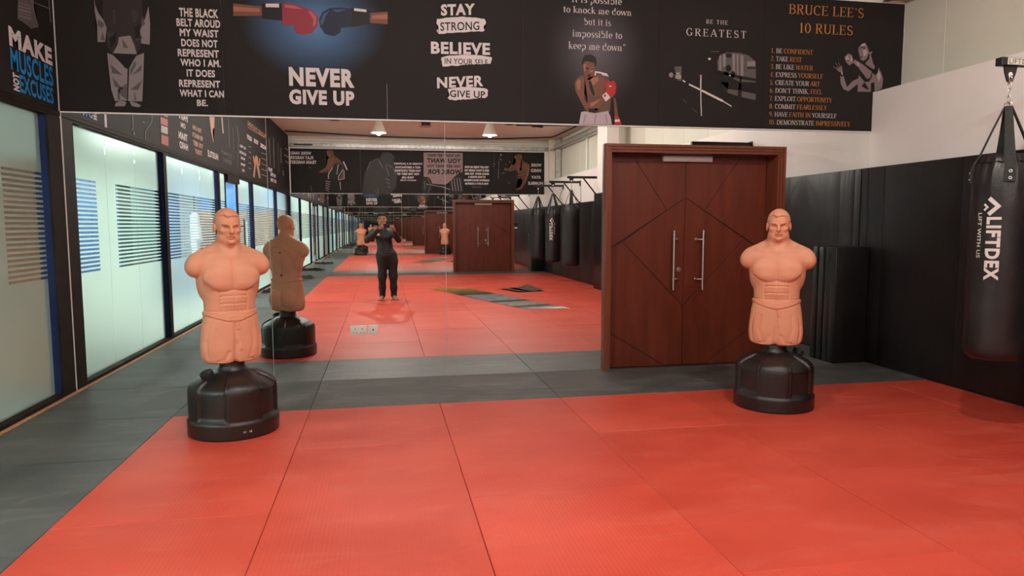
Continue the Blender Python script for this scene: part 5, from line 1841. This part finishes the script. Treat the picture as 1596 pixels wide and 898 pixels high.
MK = ink('white'); DK = ink('dark')
tx(WF, A, 'STAY', (687, 7, 740, 25), MK, bold=.045, shear=.08)
pp_(WF, A, 'brush_stroke', MK, [brush((681, 28, 755, 53), 1)], 1)
tx(WF, A, 'STRONG', (686, 35, 747, 48.5), DK, bold=.015, shear=.07)
tx(WF, A, 'BELIEVE', (671.5, 65, 763.5, 84), MK, bold=.04, shear=.02)
pp_(WF, A, 'brush_stroke', MK, [brush((687, 87, 766, 103.5), 2)], 1)
tx(WF, A, 'IN YOUR SELF', (693, 90.5, 760, 99.5), DK, bold=.01, shear=.0)
tx(WF, A, 'NEVER', (681, 121, 753, 138), MK, bold=.04, shear=.08)
pp_(WF, A, 'brush_stroke', MK, [brush((698, 137, 759, 156.5), 3)], 1)
tx(WF, A, 'GIVE UP', (701, 140.5, 756, 151.5), DK, bold=.02, shear=.0)
# 4 --- boxer
A = sheet(WF, xs[3], xs[4], 'black poster with a shouting boxer in white shorts and one red glove raised', GRP)
hz = radial_print('poster_haze', (.018, .0155, .014), (.13, .12, .14), 1.6)
x0 = yplane(845, 60, WF.base)[0]; x1 = yplane(1010, 60, WF.base)[0]
mb = MB(); mb.poly([WF.world(x0, 2.60, .5), WF.world(x1, 2.60, .5), WF.world(x1, BT - .01, .5), WF.world(x0, BT - .01, .5)])
fix(mb.obj('glow', hz, recalc=False), A)
C4 = (880, 60, 6.41)
pp_(WF, A, 'picture', ink('brownskin'), [[(135, 385), (190, 365), (300, 330), (380, 350), (440, 400), (435, 480), (465, 560), (452, 735), (230, 745), (190, 690), (120, 540), (92, 450)],
    [(486, 590), (510, 600), (535, 780), (500, 780)]], 1, C4)
pp_(WF, A, 'picture', ink('skin'), [[(110, 420), (160, 380), (200, 400), (205, 460), (195, 560), (230, 640), (300, 640), (370, 585), (405, 622), (330, 700), (240, 742), (165, 640), (105, 520)],
    [(230, 395), (310, 370), (390, 380), (410, 450), (370, 560), (290, 590), (230, 540), (210, 460)],
    [(178, 235), (222, 225), (300, 248), (303, 320), (283, 385), (245, 418), (215, 405), (192, 350)]], 2, C4)
pp_(WF, A, 'picture', ink('skinlight'), [[(112, 445), (140, 405), (160, 430), (150, 520), (125, 500)], [(270, 400), (330, 385), (340, 420), (290, 470), (250, 460)], [(250, 650), (360, 600), (330, 640), (260, 690)], [(186, 262), (215, 255), (205, 330), (192, 330)], [(250, 300), (290, 290), (285, 330), (255, 345)]], 3, C4)
pp_(WF, A, 'picture', ink('dark'), [[(172, 258), (178, 205), (200, 168), (262, 162), (312, 190), (316, 250), (302, 300), (296, 248), (220, 226), (190, 240), (182, 262)],
    [(205, 290), (240, 300), (238, 310), (205, 303)], [(255, 305), (290, 300), (288, 310), (256, 316)], [(222, 362), (262, 362), (252, 385), (230, 385)], [(236, 430), (262, 430), (300, 560), (285, 580), (250, 500)],
    [(205, 560), (228, 640), (222, 650), (196, 600)]], 4, C4)
pp_(WF, A, 'picture', MK, [[(300, 328), (340, 332), (420, 352), (440, 385), (405, 372), (385, 372), (360, 352), (312, 345), (308, 372), (298, 372)]], 4, C4)
pp_(WF, A, 'picture', ink('shorts'), [[(162, 736), (200, 728), (300, 748), (432, 726), (460, 790), (470, 862), (140, 862), (152, 800)]], 3, C4)
pp_(WF, A, 'picture', ink('dark'), [[(232, 700), (330, 700), (300, 742), (240, 740)], [(300, 700), (335, 700), (335, 742), (325, 742), (322, 712), (306, 730)]], 4, C4)
pp_(WF, A, 'picture', flat('short_fold', (.27, .23, .26)), [[(200, 760), (215, 762), (190, 850), (180, 850)], [(300, 770), (318, 770), (300, 855), (290, 855)], [(400, 750), (412, 752), (430, 850), (415, 850)]], 4, C4)
pp_(WF, A, 'picture', ink('redglove'), [[(405, 450), (415, 425), (440, 420), (460, 440), (480, 420), (500, 435), (514, 480), (505, 550), (475, 592), (445, 575), (415, 540)], [(495, 775), (530, 768), (545, 800), (568, 862), (497, 862)]], 4, C4)
pp_(WF, A, 'picture', MK, [[(370, 572), (412, 538), (456, 592), (408, 632)], [(498, 812), (545, 808), (552, 832), (500, 836)], [(440, 475), (465, 473), (465, 484), (442, 486)]], 5, C4)
pp_(WF, A, 'picture', ink('redglove'), [[(385, 570), (405, 556), (415, 575), (398, 590)]], 6, C4)
SR = dict(serif=True, track=.02)
tx(WF, A, '“It is possible', (885, -8, 969, 3), MK, **SR)
tx(WF, A, 'to knock me down', (877.5, 8.8, 984, 19), MK, **SR)
tx(WF, A, 'but it is', (910, 28.5, 952, 38.7), MK, **SR)
tx(WF, A, 'impossible to', (892, 46.2, 969.5, 57), MK, **SR)
tx(WF, A, 'keep me down”', (886, 65, 975, 76), MK, **SR)
# 5 --- ring
A = sheet(WF, xs[4], xs[5], 'black poster with a fighter silhouette in a dim boxing ring', GRP)
C5 = (1020, 20, 5.283)
pp_(WF, A, 'picture', ink('midgrey'), [[(540, 345), (600, 325), (700, 330), (770, 350), (832, 400), (834, 575), (700, 570), (520, 480), (515, 400)], [(590, 625), (700, 640), (700, 690), (600, 660)], [(715, 645), (835, 670), (830, 720), (715, 695)], [(160, 445), (222, 442), (222, 560), (190, 560)]], 1, C5)
pp_(WF, A, 'picture', ink('grey'), [[(530, 360), (548, 350), (550, 480), (532, 475)], [(560, 345), (585, 340), (585, 440), (562, 450)], [(640, 340), (662, 342), (662, 500), (642, 490)], [(675, 345), (690, 346), (690, 515), (677, 512)], [(705, 350), (730, 352), (730, 520), (707, 516)], [(762, 400), (828, 400), (828, 440), (762, 440)]], 2, C5)
pp_(WF, A, 'picture', DK, [[(505, 470), (700, 520), (840, 545), (840, 565), (700, 545), (505, 492)], ellipse(607, 458, 22, 28), [(585, 480), (560, 510), (548, 600), (555, 680), (600, 640), (612, 560), (650, 540), (664, 500), (648, 478), (632, 490), (628, 520), (610, 505), (605, 490)],
    [(703, 530), (716, 530), (706, 720), (680, 720), (690, 600)], ellipse(610, 352, 26, 18), [(540, 570), (860, 590), (860, 640), (600, 630)], [(762, 450), (828, 450), (828, 462), (762, 462)]], 3, C5)
pp_(WF, A, 'picture', MK, [line((282, 590), (385, 640), 13), line((385, 640), (560, 728), 17), line((560, 728), (632, 772), 9), line((380, 515), (378, 620), 10), line((378, 620), (380, 740), 8), line((380, 740), (384, 850), 8), ellipse(379, 520, 10, 8), line((230, 557), (252, 572), 11), ellipse(450, 381, 11, 10), ellipse(619, 518, 7, 6)], 4, C5)
pp_(WF, A, 'picture', ink('grey'), [ellipse(135, 513, 18, 21), line((462, 320), (530, 320), 3), line((235, 712), (262, 746), 3), line((305, 785), (350, 825), 2)], 4, C5)
pp_(WF, A, 'picture', MK, [line((175, 492), (208, 510), 4), line((208, 492), (175, 510), 4), line((170, 518), (214, 518), 4), line((172, 518), (172, 542), 3.5), line((212, 518), (212, 542), 3.5), line((168, 530), (216, 530), 3.5), line((170, 541), (214, 541), 3.5), line((185, 512), (185, 540), 3.5), line((200, 512), (200, 540), 3.5)], 4, C5)
tx(WF, A, 'BE THE', (1100.3, 30.5, 1134.5, 37), MK, serif=True, track=.16)
tx(WF, A, 'GREATEST', (1069.3, 43.8, 1163, 55.3), MK, serif=True, track=.22)
# 6 --- ten rules
A = sheet(WF, xs[5], xs[6], 'black poster with a numbered list in orange and white beside a fighting figure', GRP,
          outline=[(xs[5] + .0012, BBOT), (5.258, BBOT), (5.258, 2.935), (5.60, 2.935), (5.60, BT), (xs[5] + .0012, BT)])
OR = ink('orange')
tx(WF, A, "BRUCE LEE'S", (1229.5, 6.3, 1346.5, 21.5), OR, serif=True, track=.03)
tx(WF, A, '10 RULES', (1245, 35.8, 1329.5, 51), OR, serif=True, track=.03)
RULES = [[('1. ', 0), ('BE ', 1), ('CONFIDENT', 0)], [('2. ', 0), ('TAKE ', 1), ('REST', 0)], [('3. ', 0), ('BE LIKE ', 1), ('WATER', 0)],
         [('4. ', 0), ('EXPRESS ', 1), ('YOURSELF', 0)], [('5. ', 0), ('CREATE YOUR ', 1), ('ART', 0)], [('6. ', 0), ("DON'T THNIK, ", 1), ('FEEL', 0)],
         [('7. ', 0), ('EXPLOIT ', 1), ('OPPORTUNITY', 0)], [('8. ', 0), ('COMMIT ', 1), ('FEARLESSLY', 0)], [('9. ', 0), ('HAVE ', 1), ('FAITH IN ', 0), ('YOURSELF', 1)],
         [('10. ', 0), ('DEMONSTRATE ', 1), ('IMPRESSIVELY', 0)]]
lx = [22, 20, 18, 17, 15, 14, 12, 11, 10, 8]; rx = [285, 215, 285, 348, 328, 343, 404, 371, 434, 517]
for i, rule in enumerate(RULES):
    xl, xr = 1196 + lx[i] / 3.99, 1196 + rx[i] / 3.99
    yt = (300 + i * 49.4) / 3.99; yb = yt + 7.3
    uA, zt = WF.px(xl, yt); _, zb = WF.px(xl, yb); uB, _ = WF.px(xr, yt)
    full = ''.join(q[0] for q in rule); w = serif_data(full, .0)[1]; k = (uB - uA) / w; cur = 0
    for s, c in rule:
        qs, ww = serif_data(s, 0.)
        o = fix(text_at(WF, s, uA + cur * k, uA + (cur + ww) * k, zb, zt, MK if c else OR, None, 2, serif=True), A)
        o['kind'] = 'stuff'; cur += ww
C6 = (1280, 50, 8.98)
pp_(WF, A, 'picture', flat('figure_tone', (.22, .165, .175)), [[(520, 205), (560, 165), (612, 150), (652, 220), (668, 290), (650, 365), (585, 405), (545, 385), (530, 320), (512, 262)],
    [(655, 350), (690, 310), (722, 440), (752, 490), (735, 525), (690, 500), (612, 450)], [(320, 352), (370, 302), (420, 318), (442, 380), (438, 435), (392, 470), (345, 425)],
    [(440, 430), (460, 385), (525, 420), (600, 470), (705, 555), (680, 640), (640, 660), (560, 560), (520, 500)],
    [(262, 622), (310, 618), (335, 700), (358, 770), (430, 690), (512, 650), (505, 730), (375, 830), (305, 800), (268, 720)],
    [(520, 600), (600, 695), (660, 700), (700, 640), (712, 570), (745, 600), (800, 500), (835, 570), (862, 660), (845, 790), (742, 838), (740, 700), (690, 720), (690, 838), (505, 836), (510, 700)],
    [(665, 290), (705, 268), (712, 290), (690, 312), (668, 310)]], 1, C6)
pp_(WF, A, 'picture', flat('figure_hi', (.42, .34, .35)), [[(575, 250), (620, 240), (642, 280), (620, 330), (590, 345)], [(330, 370), (370, 325), (385, 380), (360, 400)], [(395, 330), (420, 340), (430, 400), (410, 420)], [(490, 415), (520, 425), (520, 480), (500, 470)], [(770, 560), (800, 530), (830, 620), (800, 700), (780, 640)], [(270, 560), (290, 545), (298, 600), (284, 604)], [(550, 170), (605, 158), (620, 195), (560, 205)]], 2, C6)
pp_(WF, A, 'picture', DK, [[(500, 190), (540, 160), (620, 130), (690, 170), (720, 250), (712, 268), (668, 285), (650, 218), (608, 150), (560, 172), (520, 212)], [(545, 212), (608, 198), (610, 212), (548, 226)], [(572, 232), (612, 222), (610, 238), (580, 242)], [(520, 232), (542, 228), (540, 240)],
    [(540, 345), (572, 340), (568, 358), (545, 360)], [(752, 450), (795, 490), (790, 560), (765, 600), (725, 590), (722, 540), (752, 500)], [(520, 560), (560, 560), (640, 665), (600, 690), (545, 620)], [(560, 760), (600, 700), (660, 800), (640, 810)], [(655, 330), (662, 300), (668, 380), (600, 440), (620, 400)],
    [(345, 395), (385, 400), (380, 408), (346, 404)], [(375, 350), (410, 352), (408, 360), (376, 358)]], 3, C6)
pp_(WF, A, 'picture', flat('figure_tone', (.22, .165, .175)), [line((235, 545), (200, 500), 14), line((250, 520), (195, 430), 7), line((262, 500), (235, 420), 6), line((225, 530), (160, 480), 7), line((270, 500), (275, 470), 14), [(225, 500), (285, 480), (295, 560), (240, 560)]], 2, C6)

# ---- left wall posters (seen directly at the far left, the rest in the mirror)
GL = 'black posters along the glass partition wall'
ybs = [6.818, 5.79, 4.02, 1.55, -.10, -1.55, -3.9, -6.0, -8.66]
LAB = ['black poster with blue and white lettering about muscles, nearest the mirror', 'dim poster with a faint rope figure above the first glass bay', 'poster with a red and white striped strip and pink lettering',
       'poster with a white high-kicking leg and white word', 'poster with vertical orange streak and faint lettering', 'poster with column lists and a letter A shaped pair of legs', 'poster with pale vertical streaks, mid wall', 'poster with slanting brush strokes next to the far wall']
LS = [sheet(WL, c, a, l, GL) for (a, c, l) in zip(ybs, ybs[1:], LAB)]
A = LS[0]
C7 = (0, 0, 4.49)
pp_(WL, A, 'picture', ink('midgrey'), [[(122, -60), (230, -60), (235, 60), (262, 190), (215, 200), (150, 150), (118, 130)]], 1, C7)
pp_(WL, A, 'picture', ink('grey'), [line((125, 20 + 22 * k), (215, 45 + 22 * k), 4 + (k % 3) * 2) for k in range(5)] + [line((215, 10), (340, 60), 4), line((335, -30), (350, 155), 5), line((210, -10), (262, 190), 3)], 2, C7)
tx(WL, A, 'MAKE', (11.4, 39, 77, 69.5), MK, bold=.05)
tx(WL, A, 'MUSCLES', (13.9, 72.6, 78.6, 107.3), ink('blue'), bold=.03)
tx(WL, A, 'EXCUSES', (28.7, 115.6, 80, 143), ink('blue'), bold=.03)
uA, zt = WL.px(18.2, 112); uB, _ = WL.px(28, 112); _, zb = WL.px(18.2, 139.2)
o = fix(text_at(WL, 'NOT', uA, uB, zb, zt, MK, None, 2, .06, 0, False, 0., True), A); o['kind'] = 'stuff'
box_seam = box_obj('white_edge_strip', ink('white'), XL + .0125, XL + .0140, 5.795, 5.855, BBOT, BT); fix(box_seam, LS[0])


def mL(px, py): return WL.px(px, py, True)


def mtx(A, s, box, mat, **k):
    """text seen in the mirror at box (px); right reading on the wall"""
    return tx(WL, A, s, box, mat, mirrored=True, **k)


def mbox(pxl, yt, pxr, yb):
    """upright rectangle on the left wall from its mirror image"""
    return [(pxl, yt), (pxr, yt + (pxr - pxl) * .36), (pxr, yb + (pxr - pxl) * .36), (pxl, yb)]


MR = dict(mirrored=True)
pp_(WL, LS[1], 'picture', ink('midgrey'), [line((206, 176), (207, 208), 1.2), line((205, 200), (209, 210), 2.2), line((236, 176), (236, 190), 1), line((236, 190), (226, 205), 1), line((226, 205), (226, 216), .9), line((222, 190), (225, 191), 1.4)], 1, None, True)
pp_(WL, LS[2], 'picture', ink('flagwhite'), [mbox(250, 168, 261, 179), mbox(250.5, 195, 261, 206)], 1, None, True)
pp_(WL, LS[2], 'picture', ink('flagred'), [mbox(249.5, 182, 261, 193), mbox(251, 209.5, 262, 224)], 1, None, True)
for s, b_ in (('PAIN', (278, 172, 291, 184)), ('ON', (281, 190, 288, 198)), ('TRAIN', (277.5, 204, 291, 215)), ('HARD', (279, 219.5, 292, 230))): mtx(LS[2], s, b_, ink('white'), bold=.03)
for s, b_ in (('YOU CAN', (299.5, 194, 313, 201)), ('SEE RESULTS', (299, 205.5, 315, 212.5)), ('YOU BEST', (300, 218, 315.5, 226)), ('TODAY', (303, 231, 314, 239))): mtx(LS[2], s, b_, ink('peach'), bold=.05)
pp_(WL, LS[3], 'picture', ink('peach'), [[(325.5, 179), (334, 181), (333.5, 200), (331.5, 200), (331, 207), (333, 222), (331.5, 221), (328.5, 205)], line((345, 180), (347.5, 208), 2)], 1, None, True)
mtx(LS[3], 'HUSTLE', (323, 233.5, 339, 243.5), MK, bold=.04)
mtx(LS[3], 'COMMIT', (344, 234, 361, 241), ink('midgrey'), bold=.02); mtx(LS[3], 'REPEAT', (347, 245, 360, 252), ink('midgrey'), bold=.02)
pp_(WL, LS[4], 'picture', ink('midgrey'), [line((355.5, 185), (357, 230), .8), line((369, 195), (372, 222), .9), line((371, 222), (370, 262), .7), line((363, 200), (364, 250), .5)], 1, None, True)
A = LS[5]
mtx(A, 'THE JOURNEY TO BE STRONG', (385.5, 188, 413, 197), ink('peach'), bold=.03)
pp_(WL, A, 'picture', ink('peach'), [line((386, 198.2), (412.5, 214.6), .9)], 1, None, True)
mtx(A, 'BODY', (384, 208.5, 391.5, 216), MK, bold=.05); mtx(A, 'YOUR', (395, 215, 402, 222), MK, bold=.05); mtx(A, 'WORK', (405, 222, 414, 229), MK, bold=.05)
for k, s in enumerate(('EAT WELL', 'NO EXCUSE', 'RUN', 'TRAIN', 'GO')):
    w = (9, 10, 6, 7, 4)[k]; mtx(A, s, (377.5 - w / 2 + .3 * k, 224.5 + k * 9.6, 377.5 + w / 2 + .3 * k, 228.5 + k * 9.6), MK, bold=.04)
for k in range(5):
    pp_(WL, A, 'picture', ink('grey'), [line((387, 228 + 8.4 * k), (391, 230 + 8.4 * k), 1.1), line((407, 238 + 8.4 * k), (415, 241.5 + 8.4 * k), 1.1)], 2, None, True)
pp_(WL, A, 'picture', ink('peach'), [[(397, 245), (399, 242), (401, 245), (403.5, 262), (406, 277), (403.5, 278), (400, 262), (399, 254), (398, 262), (396.5, 277), (394, 275), (395.5, 262)]], 2, None, True)
pp_(WL, A, 'picture', OR, [line((394.5, 243), (396, 254), 1.8), line((404, 247), (404, 258), 1.8)], 3, None, True)
pp_(WL, LS[6], 'picture', ink('midgrey'), [line((419, 215), (421, 258), 1.4), line((426, 214), (427, 262), 1.5), line((433, 222), (434, 270), 1), line((437, 230), (438, 255), 2)], 1, None, True)
mtx(LS[6], 'TRAIN', (418, 260, 424, 266), MK, bold=.05); mtx(LS[6], 'NO FEAR', (421, 268, 429, 274), MK, bold=.05); mtx(LS[6], 'DAY ONE', (421.5, 277, 430, 282.5), MK, bold=.05)
pp_(WL, LS[7], 'picture', ink('grey'), [line((444, 231), (453, 237), 1.8), line((443, 241), (452, 247), 2), line((445, 251), (453, 258), 1.8), line((441, 266), (441.5, 274), 1.4)], 1, None, True)

# ---- far wall posters (read reversed in the mirror)
GBK = 'black posters on the far wall, seen reversed in the mirror'
xb = [-2.74, yplane(562, 270, 22.4)[0], yplane(660, 270, 22.4)[0], yplane(721.5, 270, 22.4)[0], yplane(770, 270, 22.4)[0], 5.25]
names = ['far poster with a bare-backed man looking over his shoulder', 'far poster with a hooded dark figure and a journey quotation', 'far poster with pink ground and barbell plates',
         'far poster with a block of six lettering lines', 'far poster with a muscular man and four short words']
BS = [sheet(WBK, -c, -a, l, GBK) for a, c, l in zip(xb, xb[1:], names)]


def btx(A, s, box, mat=None, **k): return tx(WBK, A, s, box, mat or MK, **k)


C8 = (450, 230, 11.97)
for s, b_ in (('WORK HARD', (453, 236, 485, 241)), ('PLAY HARDER', (452, 243, 488, 248)), ('TRAIN HARDEST', (451.5, 250, 493, 255.2))): btx(BS[0], s, b_, ink('white'), bold=.04)
pp_(WBK, BS[0], 'picture', ink('brownskin'), [[(705, 60), (760, 40), (830, 60), (850, 160), (900, 210), (960, 240), (1010, 330), (1040, 440), (1040, 590), (930, 600), (740, 590), (740, 480), (700, 400), (600, 480), (560, 450), (700, 370), (720, 230), (760, 190), (715, 150)]], 1, C8)
pp_(WBK, BS[0], 'picture', ink('skin'), [[(712, 70), (760, 50), (790, 120), (770, 180), (730, 170)], [(735, 210), (830, 190), (850, 260), (800, 330), (740, 400), (640, 470), (590, 470), (600, 440), (690, 380), (720, 300)], [(860, 160), (960, 240), (900, 230)]], 2, C8)
pp_(WBK, BS[0], 'picture', ink('dark'), [[(860, 300), (940, 280), (1000, 340), (1020, 450), (940, 600), (760, 600), (760, 500), (820, 380)]], 3, C8)
pp_(WBK, BS[0], 'picture', ink('white'), [line((1018, 262), (1092, 418), 20), line((820, 370), (740, 500), 8), line((740, 500), (738, 585), 9), line((925, 310), (898, 500), 9), line((1010, 410), (930, 540), 9), line((930, 540), (930, 610), 9), line((1030, 430), (1038, 580), 9), line((1038, 580), (945, 605), 5), line((955, 640), (970, 790), 8)], 4, C8)
pp_(WBK, BS[0], 'picture', ink('grey'), [line((690, 620 + 40 * k), (780 - 8 * k, 650 + 42 * k), 14) for k in range(5)] + [line((700, 440), (690, 470), 9), line((385, 375), (408, 375), 14), line((410, 720), (432, 820), 6)], 4, C8)
pp_(WBK, BS[1], 'picture', flat('hood', (.026, .023, .022)), [[(565, 303), (568, 272), (576, 252), (592, 247), (596, 238), (606, 237), (613, 247), (615, 258), (619, 275), (617, 292), (608, 303)]], 1)
pp_(WBK, BS[1], 'picture', ink('midgrey'), [line((572, 265), (578, 252), 1.1), line((578, 252), (590, 247), .7), line((608, 239), (615, 247), 1), line((602, 256), (611, 261), 1.3), line((601, 258), (606, 274), 1.6), line((613, 262), (617, 272), 1.2), line((590, 250), (597, 262), 1.5), line((601, 278), (607, 281), 1.6), line((602, 284), (608, 287), 1.4), line((604, 290), (609, 293), 1.4), line((588, 293), (590, 302), 1), line((583, 296), (588, 302), .8)], 2)
for s, b_ in (('FITNESS IS A JOURNEY', (613.6, 253.6, 658, 257.2)), ('NOT A DESTINATION', (616.5, 259, 655, 262.4)), ('YOU MUST CONTINUE', (615.5, 264.2, 656.2, 267.7)), ('FOR THE REST OF', (619, 269.4, 653, 272.8)), ('YOUR LIFE.', (625.5, 275, 645.5, 278.3)), ('KENNETH H. COOPER', (623.5, 280, 648.7, 282))):
    btx(BS[1], s, b_, ink('white'), bold=.05)
pp_(WBK, BS[2], 'picture', ink('pink'), [[(660.3, 237.8), (721, 238.3), (721, 268), (712, 272), (700, 284), (694, 288), (672, 286), (668, 279), (660.3, 275)]], 1)
for s, b_ in (("YOU WON'T GET WHAT", (666, 240, 718.5, 244.2)), ('YOU WANT', (665.5, 246.3, 718.8, 254)), ('YOU GET WHAT YOU', (665.5, 256.3, 718.8, 261)), ('WORK FOR', (666, 263.6, 719, 271.6))): btx(BS[2], s, b_, DK, bold=.06)
pp_(WBK, BS[2], 'picture', DK, [ellipse(661.5 + 3.5, 289, 8.5, 13.5, 22), [(700, 303), (701, 287), (706, 277), (713, 272.5), (721, 272), (721, 303)]], 2)
pp_(WBK, BS[2], 'picture', ink('grey'), [line((664, 287), (688, 291), 1.1), line((688, 291), (701, 295.5), 1.5)] + [line(p, q, 1.0) for k in range(4) for p, q in zip([(703.5 + 4.4 * k + 3.8 * math.sin(t) ** 2 if False else 703.5 + 4.4 * k + 4.0 * (1 - math.sin(t)), 303 - 27 * (t / 1.57)) for t in (0.3, .7, 1.1, 1.5)][:-1], [(703.5 + 4.4 * k + 4.0 * (1 - math.sin(t)), 303 - 27 * (t / 1.57)) for t in (0.3, .7, 1.1, 1.5)][1:])], 3)
pp_(WBK, BS[2], 'picture', ink('midgrey'), [line((661.5, 282), (662.2, 295), 1.2), line((666, 277), (671, 287), .9), line((671, 291), (667, 301), .9)], 3)
for s, b_ in (('THE LAST THREE OR FOUR', (724, 258.6, 761.7, 262.2)), ('REPS IS WHAT MAKES THE', (724, 263.9, 762, 267.3)), ('MUSCLE GROW. THIS AREA', (724, 269.1, 762, 272.4)), ('OF PAIN DIVIDES A', (729.5, 274.2, 756.7, 277.5)), ('CHAMPION FROM SOMEONE', (723, 279.3, 762.8, 282.5)), ('WHO IS NOT A CHAMPION', (724.8, 284.5, 761.3, 287.9))):
    btx(BS[3], s, b_, ink('white'), bold=.06)
pp_(WBK, BS[3], 'picture', ink('midgrey'), [line((735.3, 291.8), (750.3, 291.8), 1.3)], 1)
C9 = (700, 235, 9.975)
pp_(WBK, BS[4], 'picture', ink('brownskin'), [[(1015, 85), (1060, 60), (1100, 50), (1135, 80), (1130, 130), (1150, 165), (1220, 195), (1248, 270), (1235, 380), (1190, 500), (1120, 600), (1100, 600), (1060, 615), (1040, 590), (1110, 560), (1145, 470), (1120, 440), (1060, 440), (1040, 300), (960, 320), (860, 310), (850, 285), (940, 270), (1010, 200), (1040, 160)]], 1, C9)
pp_(WBK, BS[4], 'picture', ink('skin'), [[(1020, 90), (1040, 95), (1060, 140), (1075, 160), (1100, 150), (1110, 170), (1070, 180), (1045, 160)], [(1060, 210), (1100, 200), (1110, 260), (1080, 300), (1050, 270)], [(1140, 200), (1200, 200), (1215, 280), (1180, 310), (1140, 260)], [(1070, 310), (1130, 310), (1125, 350), (1072, 350)], [(1070, 365), (1125, 362), (1118, 400), (1072, 400)], [(1075, 412), (1112, 410), (1100, 435), (1078, 435)], [(1215, 300), (1235, 310), (1200, 470), (1130, 590), (1110, 590), (1165, 480)], [(960, 270), (1010, 215), (1000, 250)]], 2, C9)
pp_(WBK, BS[4], 'picture', ink('skinhot'), [line((1232, 210), (1240, 290), 7), line((1240, 290), (1215, 400), 6), line((1022, 90), (1030, 120), 7), line((1122, 85), (1118, 130), 6), line((985, 215), (945, 275), 6)], 3, C9)
pp_(WBK, BS[4], 'picture', ink('grey'), [ellipse(805, 65, 17, 13), ellipse(806, 138, 12, 8), ellipse(770, 182, 8, 6), ellipse(696, 206, 16, 5), ellipse(684, 244, 8, 6), ellipse(868, 272, 18, 4), ellipse(880, 213, 8, 6), ellipse(940, 175, 9, 9), line((767, 290), (762, 440), 7), line((780, 90), (770, 290), 3), line((820, 350), (860, 350), 7), line((925, 485), (940, 512), 9)], 1, C9)
for s, b_ in (('WORK', (827.2, 254.9, 844, 259.8)), ('HARD', (827.3, 263.2, 843.3, 268.3)), ('STAY', (827.7, 274, 842.4, 278.6)), ('HUMBLE', (823, 283.2, 846.2, 288))): btx(BS[4], s, b_, ink('white'), bold=.04)
